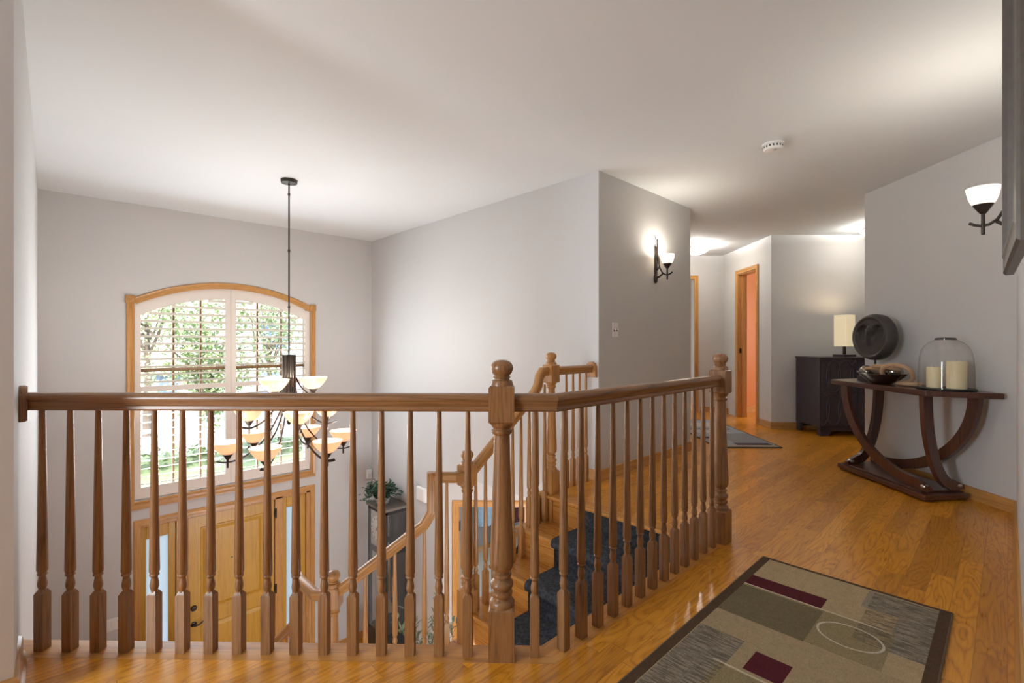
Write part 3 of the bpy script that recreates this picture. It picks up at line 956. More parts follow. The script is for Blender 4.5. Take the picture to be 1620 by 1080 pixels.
# ================================================================== RAILINGS
RAIL = [(-.018, -.032), (.018, -.032), (.021, -.026), (.0185, -.016), (.022, -.010), (.0225, -.002), (.028, .005), (.0295, .013), (.026, .021), (.017, .027), (.0, .030),
        (-.017, .027), (-.026, .021), (-.0295, .013), (-.028, .005), (-.0225, -.002), (-.022, -.010), (-.0185, -.016), (-.021, -.026)]
NEWEL = [(.043, .176), (.043, .182), (.0425, .190), (.039, .197), (.031, .202), (.030, .207), (.036, .213), (.0375, .221), (.036, .227), (.030, .231), (.033, .236), (.039, .243), (.0405, .251),
         (.038, .259), (.030, .266), (.027, .271), (.033, .277), (.0345, .283), (.033, .288), (.027, .291), (.027, .296), (.034, .301), (.0395, .312), (.0415, .330), (.0410, .352), (.0385, .42), (.035, .50), (.0318, .60),
         (.0295, .69), (.0278, .76), (.0278, .768), (.033, .772), (.0362, .778), (.036, .785), (.030, .790), (.032, .794), (.037, .800), (.0395, .806), (.041, .812)]
FINIAL = [(.041, .938), (.040, .945), (.038, .952), (.036, .957), (.027, .960), (.026, .964), (.030, .966), (.031, .969), (.027, .972), (.028, .976), (.034, .982), (.0385, .992), (.0395, 1.001), (.0375, 1.011), (.031, 1.020), (.018, 1.027), (.0001, 1.029)]


def chamfer_block(b, h, z0, z1, top=True, bot=True, c=.008):
    lv = []
    lv.append((z0, h - c if bot else h))
    if bot: lv.append((z0 + c, h))
    if top: lv.append((z1 - c, h))
    lv.append((z1, h - c if top else h))
    vs = [V((sx * r, sy * r, z)) for z, r in lv for sx, sy in ((-1, -1), (1, -1), (1, 1), (-1, 1))]
    fs = [(3, 2, 1, 0), tuple(range(len(vs) - 4, len(vs)))]
    for i in range(len(lv) - 1):
        for j in range(4): fs.append((i * 4 + j, i * 4 + (j + 1) % 4, i * 4 + 4 + (j + 1) % 4, i * 4 + 4 + j))
    b.add(vs, fs)


def newel(parent, x, y, z, rz, drop, mat):
    b = MB()
    chamfer_block(b, .044, -drop, .178, True, False, .006)
    b.lathe(NEWEL, 28); chamfer_block(b, .044, .810, .940, True, True, .007); b.lathe(FINIAL, 28)
    return b.obj('newel_post', mat, parent, (x, y, z), (0, 0, rz), smooth=38)


_bal = {}


def baluster(parent, x, y, z, h, rz, mat, block=.20):
    """A tapered turned baluster on a square foot; h = its height, cut to the underside of the rail."""
    key = (round(h, 3), mat, round(block, 3))
    if key not in _bal:
        b = MB(); w = .0162
        vs = [V((sx * r, sy * r, zz)) for zz, r in ((-.002, w), (block, w), (block + .014, .0085)) for sx, sy in ((-1, -1), (1, -1), (1, 1), (-1, 1))]
        b.add(vs, [(3, 2, 1, 0)] + [(i * 4 + j, i * 4 + (j + 1) % 4, i * 4 + 4 + (j + 1) % 4, i * 4 + 4 + j) for i in range(2) for j in range(4)] + [(8, 9, 10, 11)])
        B = block
        pr = [(.0105, B + .006), (.0115, B + .011), (.0100, B + .015), (.0120, B + .020), (.0142, B + .030), (.0140, B + .038), (.0118, B + .050), (.0100, B + .060), (.0118, B + .064), (.0152, B + .067), (.0155, B + .071), (.0135, B + .074), (.0150, B + .078), (.0165, B + .084)]
        for i in range(1, 7):
            f = i / 6.0
            pr.append((.0165 + (.0088 - .0165) * f, B + .084 + (h - B - .084) * f))
        b.lathe(pr, 14)
        o = b.obj('baluster', mat, parent, (x, y, z), (0, 0, rz), smooth=32)
        _bal[key] = o
        return o
    o = _bal[key].copy(); COL.objects.link(o)
    o.parent = parent; o.location = (x, y, z); o.rotation_euler = (0, 0, rz)
    return o


def rosette(parent, p, rz, mat):
    """Arched plaque that ends a rail on a wall (its back on the wall, facing local +y)."""
    b = MB()
    def outline(k): return [(-.052 * k, -.062 * k), (.052 * k, -.062 * k)] + [(.052 * k * math.cos(a), .010 + .052 * k * math.sin(a)) for a in [PI * i / 14 for i in range(15)]]
    rings = [(1, 0), (1, .014), (.93, .021)]
    o = outline(1); n = len(o)
    vs = [V((x, y, z)) for k, y in rings for x, z in outline(k)]
    fs = [tuple(range(n)), tuple(range(2 * n, 3 * n))] + [(i * n + j, i * n + (j + 1) % n, (i + 1) * n + (j + 1) % n, (i + 1) * n + j) for i in range(2) for j in range(n)]
    b.add(vs, fs)
    return b.obj('rosette', mat, parent, p, (0, 0, rz), smooth=38)


RZ = .882   # rail centre height above its floor
# --- landing railing
lr = thing('landing_railing', 'brown oak railing along the landing edge, wall to open post by the rug', 'railing', (1.133, 1.227, 0), 0)
O = V((1.133, 1.227, 0))
rel = lambda x, y, z=0: V((x, y, z)) - O
DL = 2.36
P0 = V((LX + .02, DL - (LX + .02), RZ)); P1 = V((1.262, DL - 1.262, RZ)); P2 = V((2.61, DL - 1.262, RZ))
b = MB(); b.sweep(RAIL, [P0 - O, V((1.133 - .03, 1.227 + .03, RZ)) - O])
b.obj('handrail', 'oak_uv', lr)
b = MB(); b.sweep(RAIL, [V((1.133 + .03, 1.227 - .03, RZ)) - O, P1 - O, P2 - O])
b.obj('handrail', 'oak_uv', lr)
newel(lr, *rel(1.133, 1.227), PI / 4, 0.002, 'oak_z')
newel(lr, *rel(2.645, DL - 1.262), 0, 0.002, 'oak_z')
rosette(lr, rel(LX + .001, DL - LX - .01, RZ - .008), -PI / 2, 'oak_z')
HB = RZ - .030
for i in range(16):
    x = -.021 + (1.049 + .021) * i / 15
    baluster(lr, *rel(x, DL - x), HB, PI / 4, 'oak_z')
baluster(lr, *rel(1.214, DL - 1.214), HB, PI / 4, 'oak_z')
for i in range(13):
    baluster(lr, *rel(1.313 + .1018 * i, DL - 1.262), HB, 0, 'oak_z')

# --- stair railing
sr = thing('stair_railing', 'orange oak stair railing that drops from the wall round the flights to the entry', 'railing', (2.61, 2.30, 0), 0)
O3 = V((2.61, 2.30, 0))
r3 = lambda x, y, z=0: V((x, y, z)) - O3
newel(sr, *r3(2.61, 2.30, -.012), 0, .175, 'orail_z')
newel(sr, *r3(1.836, 2.30, -.598), 0, .150, 'orail_z')
newel(sr, *r3(1.224, 2.819, -1.312), PI / 4, .0, 'orail_z')
newel(sr, *r3(1.144, 4.98, LOW + .06), 0, .06, 'orail_z')
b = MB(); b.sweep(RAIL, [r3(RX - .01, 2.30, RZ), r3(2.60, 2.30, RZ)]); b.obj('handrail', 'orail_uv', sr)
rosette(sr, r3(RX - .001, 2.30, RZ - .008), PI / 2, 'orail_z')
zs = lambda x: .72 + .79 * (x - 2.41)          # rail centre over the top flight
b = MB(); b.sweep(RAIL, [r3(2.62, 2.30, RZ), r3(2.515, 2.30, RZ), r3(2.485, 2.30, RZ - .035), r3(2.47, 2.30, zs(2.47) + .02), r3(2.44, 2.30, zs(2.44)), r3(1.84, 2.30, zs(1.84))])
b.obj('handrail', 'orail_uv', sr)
G = V((1.645, 2.398)); N5 = V((1.224, 2.819)); T2 = V((1.144, 2.899))
X3 = T2.x
ZL1, ZL2 = .284, -.428
b = MB(); b.sweep(RAIL, [r3(1.836, 2.30, ZL1), r3(1.743, 2.30, ZL1), r3(*(G + V((.012, -.012))), ZL1)])
b.obj('handrail', 'orail_uv', sr)
z2 = lambda d: .035 - .775 * d                    # d = distance along the middle flight
b = MB()
GV = [r3(*(G + V((.024, -.024))), ZL1), r3(*(G), ZL1), r3(*(G), z2(.03) + .10)]
b.sweep([(x, y) for x, y in RAIL], [r3(*G, ZL1 + .028), r3(*G, .075), r3(*(G + ud * .045), z2(.045)), r3(*N5, z2((N5 - G).length))])
b.obj('handrail', 'orail_uv', sr)
b = MB(); b.sweep(RAIL, [r3(*N5, ZL2), r3(*T2, ZL2), r3(X3, 3.17, ZL2)]); b.obj('handrail', 'orail_uv', sr)
z3 = lambda y: -.70 - .775 * (y - 3.17)
b = MB(); b.sweep(RAIL, [r3(X3, 3.175, ZL2 + .028), r3(X3, 3.175, z3(3.17) + .02), r3(X3, 3.21, z3(3.21)), r3(X3, 4.98, z3(4.98))]); b.obj('handrail', 'orail_uv', sr)
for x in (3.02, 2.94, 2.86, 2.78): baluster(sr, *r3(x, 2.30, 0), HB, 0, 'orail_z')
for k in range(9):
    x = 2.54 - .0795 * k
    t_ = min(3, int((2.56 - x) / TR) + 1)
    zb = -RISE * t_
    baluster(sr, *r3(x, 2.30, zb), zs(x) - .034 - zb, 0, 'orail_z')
baluster(sr, *r3(1.708, 2.335, L1), ZL1 - .030 - L1, PI / 4, 'orail_z', .15)
for k in range(6):
    d = .045 + .089 * k
    p = G + ud * d
    t_ = max(0, int(math.floor((p - o2).dot(ud) / TR)) + 1)
    zb = L1 - RISE * min(3, t_)
    baluster(sr, *r3(*p, zb), z2(d) - .034 - zb, PI / 4, 'orail_z')
for y in (2.965, 3.06): baluster(sr, *r3(X3, y, L2), ZL2 - .030 - L2, 0, 'orail_z')
for k in range(18):
    y = 3.27 + .092 * k
    zb = L2 - RISE * min(8, int((y - 3.20) / TR) + 1)
    baluster(sr, *r3(X3, y, zb), z3(y) - .034 - zb, 0, 'orail_z')

# ================================================================== CHANDELIER
CHX, CHY = 1.43, 4.16
BOWL = [(r_, z_ * .80) for r_, z_ in [(.020, .0), (.042, .012), (.068, .040), (.090, .074), (.106, .106), (.114, .128), (.1105, .1285), (.102, .106), (.086, .075), (.064, .042), (.039, .016), (.001, .005)]]
ch = thing('chandelier', 'bronze three-tier chandelier with twelve alabaster bowls over the entry', 'chandelier', (CHX, CHY, 0))
b = MB(); b.lathe([(.001, CEIL - .034), (.030, CEIL - .034), (.062, CEIL - .028), (.066, CEIL - .006), (.066, CEIL)], 28); b.obj('canopy', 'bronze', ch)
b = MB(); b.tube([(0, 0, .99), (0, 0, CEIL - .03)], .0065, 10)
for z in (1.38, 1.85, 2.32): b.lathe([(.0065, z - .012), (.010, z - .008), (.010, z + .008), (.0065, z + .012)], 12)
b.obj('rod', 'bronze', ch)
b = MB()
b.lathe([(.040, .50), (.046, .52), (.046, .97), (.040, .985), (.001, .99)], 24)
for k in range(8):
    a = PI / 4 * k
    b.tube([(.047 * math.cos(a), .047 * math.sin(a), .50), (.047 * math.cos(a), .047 * math.sin(a), .985)], .0085, 8)
b.lathe([(.001, .40), (.012, .41), (.020, .43), (.012, .45), (.024, .47), (.036, .50), (.040, .505)], 20)
b.obj('column', 'bronze', ch)
cam_ang = YAW - PI / 2      # turns image-plane angles into house angles
TIERS = [(.185, 0.690, (100, 220, 340), 'cream_bowl', .87), (.30, 0.442, (52, 165, 330), 'peach_bowl', .80), (.44, 0.207, (26, 86, 146, 206, 266, 326), 'peach_bowl', .72)]
for R_, zb, angs, bm_, ztop in TIERS:
    for dg in angs:
        a = math.radians(-dg) + cam_ang        # image angle measured towards the viewer
        cx, cy = math.cos(a), math.sin(a)
        pts = []
        z_arm = zb - .055
        for i in range(13):
            t = i / 12
            th_ = t * PI / 2
            pts.append((cx * (.045 + (R_ - .045) * (1 - math.cos(th_)) ), cy * (.045 + (R_ - .045) * (1 - math.cos(th_))), ztop - (ztop - z_arm) * math.sin(th_)))
        # the bar eases outwards and ends in a short upturned tip past the bowl
        pts = [(cx * r, cy * r, z) for r, z in [(.046, ztop), (.05, ztop - .25 * (ztop - z_arm)), (.046 + .12 * R_, ztop - .48 * (ztop - z_arm)), (.046 + .28 * R_, ztop - .70 * (ztop - z_arm)), (.046 + .47 * R_, ztop - .86 * (ztop - z_arm)), (.046 + .70 * R_, z_arm + .03 * (ztop - z_arm)), (R_, z_arm), (R_ + .045, z_arm + .006), (R_ + .075, z_arm + .016)]]
        sm_pts = []
        for i in range(len(pts) - 1):
            p0, p1, p2, p3 = (V(pts[max(i - 1, 0)]), V(pts[i]), V(pts[i + 1]), V(pts[min(i + 2, len(pts) - 1)]))
            for u in (0, .34, .67):
                sm_pts.append(.5 * ((2 * p1) + (p2 - p0) * u + (2 * p0 - 5 * p1 + 4 * p2 - p3) * u * u + (3 * p1 - p0 - 3 * p2 + p3) * u ** 3))
        sm_pts.append(V(pts[-1]))
        b = MB(); b.tube(sm_pts, .007, 8, flat=(.0125, .006))
        arm = b.obj('arm', 'bronze', ch)
        b = MB(); mt = Matrix.Translation((cx * R_, cy * R_, zb))
        b.lathe([(.006, -.100), (.0075, -.095), (.0075, -.035), (.014, -.030), (.026, -.010), (.040, .010), (.042, .014), (.036, .012), (.001, .003)], 16, mt)
        b.obj('bowl_cup', 'bronze', arm)
        b = MB(); b.lathe(BOWL, 26, mt)
        b.obj('bowl_shade', bm_, arm, smooth=60)
        lamp('chandelier_bulb', 'POINT', (cx * R_, cy * R_, zb + .085), 3.9, (1, .97, .92), radius=.03, parent=ch)

# ================================================================== WALL SCONCES
def sconce(p, rz, label):
    """Local frame: wall plane y = 0, the sconce stands out towards +y."""
    t = thing('wall_sconce', label, 'wall light', p, rz, 'bronze wall sconces')
    b = MB()
    b.lathe([(.001, 0), (.030, 0), (.030, .010), (.024, .016), (.001, .018)], 20, Matrix.Translation((0, 0, -.13)) @ Matrix.Rotation(-PI / 2, 4, 'X') @ Matrix.Diagonal((1, 1.5, 1, 1)))
    b.box(-.017, .017, 0, .016, -.15, .16)
    bp = b.obj('backplate', 'bronze', t, bevel=.003)
    b = MB(); b.tube([(-.012, .020, -.055), (-.030, .022, -.02), (-.036, .022, .02), (-.030, .022, .06), (-.012, .020, .09)], .006, 8)
    b.obj('scroll', 'bronze', t)
    b = MB()
    arc_ = [(.016, -.13), (.045, -.118), (.075, -.095)]
    b.tube([(0, y, z) for y, z in arc_], .008, 8)
    cur = [(.022, .215), (.024, .14), (.026, .07), (.034, .01), (.050, -.045), (.072, -.085), (.100, -.105), (.125, -.108), (.150, -.100), (.168, -.088)]
    b.tube([(0, y, z) for y, z in cur], .0068, 8)
    b.sphere(V((0, .022, .217)), .009, 12, 8)
    b.obj('arm', 'bronze', t)
    b = MB(); mt = Matrix.Translation((0, .120, -.045))
    b.lathe([(.0065, -.105), (.0075, -.10), (.0075, -.008), (.012, -.004), (.024, .014), (.037, .034), (.039, .038), (.034, .036), (.001, .02)], 18, mt)
    b.obj('shade_cup', 'bronze', t)
    b = MB()
    b.lathe([(.034, .032), (.045, .050), (.054, .075), (.060, .105), (.061, .118), (.0585, .119), (.0575, .105), (.051, .076), (.042, .054), (.030, .038)], 26, mt, cap=False)
    b.obj('glass_shade', 'white_bowl', t, smooth=60)
    lamp('sconce_bulb', 'POINT', (0, .120, .06), 6.5, (1, .90, .76), radius=.03, parent=t)
    return t


sconce((3.965, 2.236, 1.80), PI, 'bronze wall sconce above the light switch with lit white glass bowl')
sconce((3.19, -0.035, 1.75), 0, 'bronze wall sconce partly hidden by the mirror over the console table')

# ================================================================== CEILING LIGHTS, DETECTOR, PLATES
def flush_light(p, label, watts):
    t = thing('ceiling_light', label, 'ceiling light', p, 0, 'flush ceiling lights in the hall')
    b = MB(); b.lathe([(.001, 0), (.085, 0), (.088, -.012), (.080, -.030), (.001, -.032)], 26); b.obj('ceiling_plate', 'steel', t)
    b = MB(); b.lathe([(.165, -.052), (.150, -.075), (.115, -.102), (.070, -.120), (.001, -.128)], 30, cap=False)
    sd_ = b.obj('glass_bowl', 'flush_glass', t, smooth=60)
    for k in range(3):
        a = 2 * PI * k / 3 + .4
        b = MB(); b.tube([(.08 * math.cos(a), .08 * math.sin(a), -.02), (.150 * math.cos(a), .150 * math.sin(a), -.046)], .004, 8)
        b.sphere(V((.158 * math.cos(a), .158 * math.sin(a), -.050)), .009, 10, 8)
        b.obj('clip', 'bronze', t)
    lamp('ceiling_bulb', 'POINT', (.0, 0, -.060), watts, (1, .96, .90), radius=.03, parent=t)
    return t


flush_light((6.50, 3.03, CEIL), 'lit flush ceiling light at the end of the hall near the doorways', 30)
flush_light((6.86, 1.06, CEIL), 'lit flush ceiling light of the side passage, mostly behind the console wall', 17)

t = thing('smoke_detector', 'round white smoke detector on the ceiling above the landing', 'smoke detector', (3.547, 1.115, CEIL))
b = MB(); b.lathe([(.001, 0), (.068, 0), (.070, -.006), (.068, -.012), (.001, -.013)], 30); b.obj('mounting_base', 'white_plastic', t)
b = MB(); b.lathe([(.061, -.013), (.063, -.018), (.062, -.034), (.054, -.044), (.030, -.048), (.001, -.049)], 30, cap=False); cv_ = b.obj('cover', 'white_plastic', t)
b = MB()
for k in range(18):
    a = 2 * PI * k / 18
    b.box(.0612, .0632, -.0045, .0045, -.031, -.019, Matrix.Rotation(a, 4, 'Z'))
b.obj('vents', 'dark_slot', cv_, smooth=0)
b = MB(); b.lathe([(.010, -.047), (.010, -.051), (.001, -.0515)], 14, Matrix.Translation((-.020, -.018, 0))); b.obj('test_button', 'steel', t)


def wall_plate(name, label, cat, p, rz, w, h, toggles):
    t = thing(name, label, cat, p, rz)
    b = MB(); b.box(-w / 2, w / 2, 0, .006, -h / 2, h / 2); b.obj('face_plate', 'white_plastic', t, bevel=.003)
    for x, kind in toggles:
        if kind == 'toggle':
            b = MB(); b.box(x - .0055, x + .0055, .006, .0075, -.013, .013); b.obj('toggle_slot', 'dark_slot', t, smooth=0)
            b = MB(); b.box(x - .004, x + .004, .006, .020, -.001, .011, ); b.obj('toggle', 'white_plastic', t, smooth=0)
        elif kind == 'dark':
            b = MB(); b.box(x - .014, x + .014, .006, .009, .012, .028); b.obj('display', 'dark_slot', t, smooth=0)
        else:
            b = MB(); b.box(x - .016, x + .016, .006, .010, -.033, .033); b.obj('rocker', 'white_plastic', t, smooth=0, bevel=.002)
    return t


wall_plate('light_switch', 'white two-toggle light switch plate on the wall below the lit sconce', 'light switch', (3.325, 2.236, 1.19), PI, .078, .116, [(-.02, 'toggle'), (.02, 'toggle')])
wall_plate('switch_plate', 'white plate with a small dark display on the wall left of the front door', 'wall plate', (.432, WY, -1.60), PI, .16, .118, [(-.045, 'dark'), (.0, 'rocker'), (.045, 'rocker')])
t = thing('motion_sensor', 'small white motion sensor in the foyer corner above the tall clock', 'sensor', (3.052, WY, -.665), PI)
b = MB(); b.box(-.034, .034, 0, .040, -.062, .062); b.obj('housing', 'white_plastic', t, bevel=.008)
b = MB(); b.box(-.024, .024, .040, .044, -.04, .010); b.obj('lens', plain('sensor_lens', (.7, .7, .72), .25), t, bevel=.002)
t = thing('door_chime', 'rounded white door chime box on the wall between clock and stair rail', 'door chime', (RX, 4.69, -.66), PI / 2)
b = MB(); b.box(-.095, .095, 0, .045, -.085, .085); b.obj('housing', 'white_plastic', t, bevel=.018)
b = MB(); b.box(-.070, .070, .045, .049, -.065, .065); b.obj('cover', 'white_plastic', t, bevel=.004)

# ================================================================== CONSOLE TABLE (frame: u along the hall, w towards the wall)
CT = sm(3.78, 2.93)
tb = thing('console_table', 'mahogany console table on curved crossing legs against the grey wall', 'console table', CT, PI / 4)
tl = lambda s, m, z=0: V((s - 3.78, -(m - 2.93), z))     # local: x down the hall, -y towards the wall
b = MB(); b.prism([tuple(tl(*p).xy) for p in [(3.29, 2.735), (4.285, 2.735), (4.45, 3.10), (3.125, 3.10)]], .722, .76)
b.obj('table_top', 'mahogany_x', tb, smooth=0, bevel=.004)
b = MB()
outl = [(3.30, 2.745), (4.19, 2.735), (4.27, 3.085), (3.355, 3.085)]
b.prism([tuple(tl(*p).xy) for p in outl], .012, .048)
b.prism([tuple(tl(*p).xy) for p in [(3.36, 2.765), (4.15, 2.755), (4.22, 3.07), (3.40, 3.07)]], .048, .062)
for s_, m_ in ((3.36, 2.79), (4.14, 2.78), (3.40, 3.05), (4.20, 3.05)): b.box(-.035, .035, -.03, .03, 0, .013, Matrix.Translation(tl(s_, m_)))
b.obj('table_base', 'mahogany_x', tb, smooth=0, bevel=.004)


def curved_leg(p_top, p_bot, flip=1):
    """A flat board sawn to a quarter curve: upright under the top, lying flat on the base."""
    b = MB(); n = 22; half = .036; thk = .016
    A_, B_ = tl(*p_top), tl(*p_bot)
    h = V((B_.x - A_.x, B_.y - A_.y, 0)); Lh = h.length; h /= Lh
    nrm = V((-h.y, h.x, 0))
    zt_, zb_ = .722, .098
    vs = []
    for i in range(n + 1):
        th_ = PI / 2 * i / n
        d = Lh * (1 - math.cos(th_)); z = zt_ - (zt_ - zb_) * math.sin(th_)
        td = V((math.sin(th_) * Lh, -(zt_ - zb_) * math.cos(th_)));
        td = td.normalized() if td.length > 1e-6 else V((0, -1))
        pn = V((td.y, -td.x))                      # in-plane normal (along h, z)
        wv = half * (1.0 + .25 * (1 - math.sin(th_)) * 0.4)
        for sg, sn in ((-1, -1), (1, -1), (1, 1), (-1, 1)):
            vs.append(A_ + h * (d + pn.x * wv * sg) + V((0, 0, z + pn.y * wv * sg)) + nrm * thk * sn)
    # foot that runs on flat
    d = Lh + .09
    for sg, sn in ((-1, -1), (1, -1), (1, 1), (-1, 1)):
        zf = zb_ - half * sg if sg < 0 else zb_ - half
        vs.append(A_ + h * d + V((0, 0, .062 if sg > 0 else .088)) + nrm * thk * sn)
    for v in vs: v.z = min(max(v.z, .0615), .722)
    k = n + 2; fs = [(0, 1, 2, 3), tuple((k - 1) * 4 + j for j in (3, 2, 1, 0))]
    for i in range(k - 1):
        for j in range(4): fs.append((i * 4 + j, i * 4 + (j + 1) % 4, i * 4 + 4 + (j + 1) % 4, i * 4 + 4 + j))
    b.add(vs, fs)
    lg = b.obj('leg', 'mahogany_z', tb, smooth=30)
    e = A_ + h * (Lh + .05)
    b = MB(); b.sphere(V((e.x, e.y, .090)), .026, 16, 10, (1, 1, .62)); b.obj('bolt_cap', 'steel', lg)
    return lg


curved_leg((4.18, 2.80), (3.42, 2.80))
curved_leg((3.25, 3.03), (4.10, 3.03))
curved_leg((3.345, 2.785), (3.40, 3.01))
curved_leg((4.14, 3.05), (4.10, 2.83))

# ------------------------------------------------------------------ on the console: carved face disc
fc = sm(4.09, 2.985)
mk = thing('carved_face_disc', 'black carved disc with a long nose and round hollow eyes on a stand', 'sculpture', (fc.x, fc.y, .76), PI / 4 - PI / 2 - math.radians(84))
# local -y faces the viewer
b = MB(); b.box(-.125, .125, -.055, .055, 0, .042); b.obj('stand_base', 'mask_wood', mk, bevel=.003)
b = MB(); b.tube([(0, .0, .04), (0, .0, .20)], .008, 10); b.obj('stand_rod', 'black_metal', mk)
RD, ZC = .188, .372


def face_h(x, z):
    r = math.hypot(x, z) / RD
    h = .050 * math.sqrt(max(0.0, 1 - min(1, r) ** 4)) * 0.35
    rim = 0.016 * min(1, max(0, (r - .80) / .08)) if r < .93 else .016 * max(0, (1 - r) / .07)
    e = 0.0
    for sx in (-1, 1):
        ex, ez = (x - sx * .075) / .060, (z - .030) / .075
        q = ex * ex + ez * ez
        top = min(1, max(0, (1.0 - q) * 3.0))
        fade = min(1, max(0, (z + .035) / .08))
        e = max(e, .042 * top * fade)
    nose = 0
    wdt = .011 + .006 * max(0, (.05 - z) / .12)
    if -.062 < z < .10: nose = .036 * min(1, max(0, (wdt - abs(x)) / .006 + .6)) * min(1, (z + .062) / .006 )
    if z >= .055: nose = max(0, nose * (1 - (z - .055) / .045))
    return h + rim - e + max(0, nose)


n_r, n_a = 34, 72
vs = []; fs = []
vs.append(V((0, -.036 - face_h(0, 0), ZC)))
for i in range(1, n_r + 1):
    for j in range(n_a):
        a = 2 * PI * j / n_a; r = RD * i / n_r
        x, z = r * math.cos(a), r * math.sin(a)
        vs.append(V((x, -.036 - face_h(x, z), ZC + z)))
for j in range(n_a): fs.append((0, 1 + j, 1 + (j + 1) % n_a))
for i in range(n_r - 1):
    for j in range(n_a): fs.append((1 + i * n_a + j, 1 + (i + 1) * n_a + j, 1 + (i + 1) * n_a + (j + 1) % n_a, 1 + i * n_a + (j + 1) % n_a))
last = 1 + (n_r - 1) * n_a; cur_ = last
for rr_, yy_ in ((1.025, -.022), (1.03, 0.0), (1.02, .025), (.95, .040)):
    s0 = len(vs)
    for j in range(n_a):
        a = 2 * PI * j / n_a; vs.append(V((RD * rr_ * math.cos(a), yy_, ZC + RD * rr_ * math.sin(a))))
    for j in range(n_a): fs.append((cur_ + j, s0 + j, s0 + (j + 1) % n_a, cur_ + (j + 1) % n_a))
    cur_ = s0
fs.append(tuple(cur_ + j for j in range(n_a)))
b = MB(); b.add(vs, fs); b.obj('face_disc', 'mask_wood', mk, smooth=50)

# dark boat-shaped bowl with glass balls and wooden links
bc = sm(3.86, 2.86)
bw_ = thing('boat_bowl', 'long dark lacquered bowl on the console table in front of the face disc', 'bowl', (bc.x, bc.y, .76), PI / 4)
vs = []; fs = []; nl, na = 6, 36
prof_ = [(.30, .0), (.42, .004), (.66, .028), (.86, .055), (1.0, .078), (.985, .080), (.84, .062), (.62, .036), (.35, .012)]
for q_, z in prof_:
    for j in range(na):
        a = 2 * PI * j / na
        cx_, cy_ = math.cos(a), math.sin(a)
        lift = .012 * abs(cx_) ** 4 * (z / .08)
        sh_ = (abs(cx_) ** 1.0) * (1 if cx_ > 0 else -1)
        vs.append(V((.255 * q_ * sh_, .095 * q_ * cy_ * (1 - .25 * abs(cx_) ** 3), z + lift)))
for i in range(len(prof_) - 1):
    for j in range(na): fs.append((i * na + j, i * na + (j + 1) % na, (i + 1) * na + (j + 1) % na, (i + 1) * na + j))
fs += [tuple(range(na - 1, -1, -1)), tuple((len(prof_) - 1) * na + j for j in range(na))]
b = MB(); b.add(vs, fs); b.obj('bowl_body', 'bowl_lacquer', bw_, smooth=50)


def ball(p, r, label):
    b = MB(); b.sphere(V((0, 0, 0)), r, 26, 16)
    o = b.obj('glass_ball', 'mercury', None, p); tag(o, label, 'ornament', 'mottled glass balls in the dark bowl')


def bp_(ds, dm, z): q = sm(3.86 + ds, 2.86 + dm); return (q.x, q.y, .76 + z)


ball(bp_(.150, -.005, .086), .052, 'mottled glass ball at the end of the bowl farther from the candles')
ball(bp_(.085, -.050, .088), .022, 'smallest silvery glass ball, beside the wooden links in the bowl')
ball(bp_(-.060, .055, .098), .062, 'largest mottled glass ball, rising behind the wooden links')
lk = thing('wooden_chain', 'beige chain of big wooden links lying over the dark bowl', 'ornament', bp_(0, 0, 0), PI / 4)


def link(c, ra, rb, tilt, yaw, rad=.0125):
    pts = []
    mt = Matrix.Translation(V(c)) @ Matrix.Rotation(yaw, 4, 'Z') @ Matrix.Rotation(tilt, 4, 'X')
    for i in range(28):
        a = 2 * PI * i / 28
        ca, sa = math.cos(a), math.sin(a)
        pts.append(mt @ V((ra * math.copysign(abs(ca) ** .8, ca), rb * math.copysign(abs(sa) ** .9, sa), 0)))
    b = MB(); b.tube(pts, rad, 10, closed=True); b.obj('link', 'rope', lk)


link((.045, .012, .108), .058, .042, .30, .3, .014)
link((-.055, .000, .122), .098, .056, .34, .05, .0165)
link((-.165, .000, .088), .098, .074, 1.12, .50, .0165)
link((-.215, -.055, .0170), .072, .048, .03, .25, .0165)

# glass cloche with two pillar candles
cc = sm(3.375, 2.945)
cl = thing('glass_cloche', 'clear glass cloche on a dark round tray over two ivory candles', 'cloche', (cc.x, cc.y, .76))
b = MB(); b.lathe([(.001, 0), (.158, 0), (.162, .004), (.162, .010), (.158, .013), (.001, .013)], 44); b.obj('tray', 'black_metal', cl)
b = MB()
b.lathe([(.150, .0135), (.149, .08), (.147, .16), (.143, .22), (.134, .265), (.115, .305), (.085, .333), (.060, .345), (.052, .350)], 44, cap=False)
b.obj('glass_dome', 'cloche_glass', cl, smooth=60)
b = MB(); b.lathe([(.058, .346), (.058, .356), (.050, .361), (.001, .363)], 30, cap=False); b.obj('dome_cap', plain('smoked_glass', (.05, .045, .04), .15), cl)


def candle(p, r, h, label):
    t = thing('pillar_candle', label, 'candle', p, 0, 'ivory candles under the cloche')
    b = MB(); b.lathe([(.001, 0), (r, 0), (r, h - .005), (r - .004, h), (r * .55, h - .004), (.001, h - .008)], 30); b.obj('wax_body', 'wax', t, smooth=50)
    b = MB(); b.tube([(0, 0, h - .009), (.001, .001, h + .014)], .0016, 6); b.obj('wick', 'wick', t)


q = sm(3.415, 2.900); candle((q.x, q.y, .7735), .042, .142, 'shorter ivory pillar candle under the glass cloche')
q = sm(3.325, 2.975); candle((q.x, q.y, .7735), .055, .188, 'taller and thicker ivory pillar candle under the glass cloche')

# ================================================================== MIRROR ON THE RIGHT WALL
mr = thing('framed_mirror', 'large pewter framed mirror hung beside the console, seen edge on', 'mirror', (1.80, -0.0225, 1.80), math.radians(1.9))
X0, X1, Z0, Z1, C_ = -.36, .36, -.50, .50, .0
b = MB()
ctr = [(X0, .006, Z0), (X1, .006, Z0), (X1, .006, Z1), (X0, .006, Z1)]


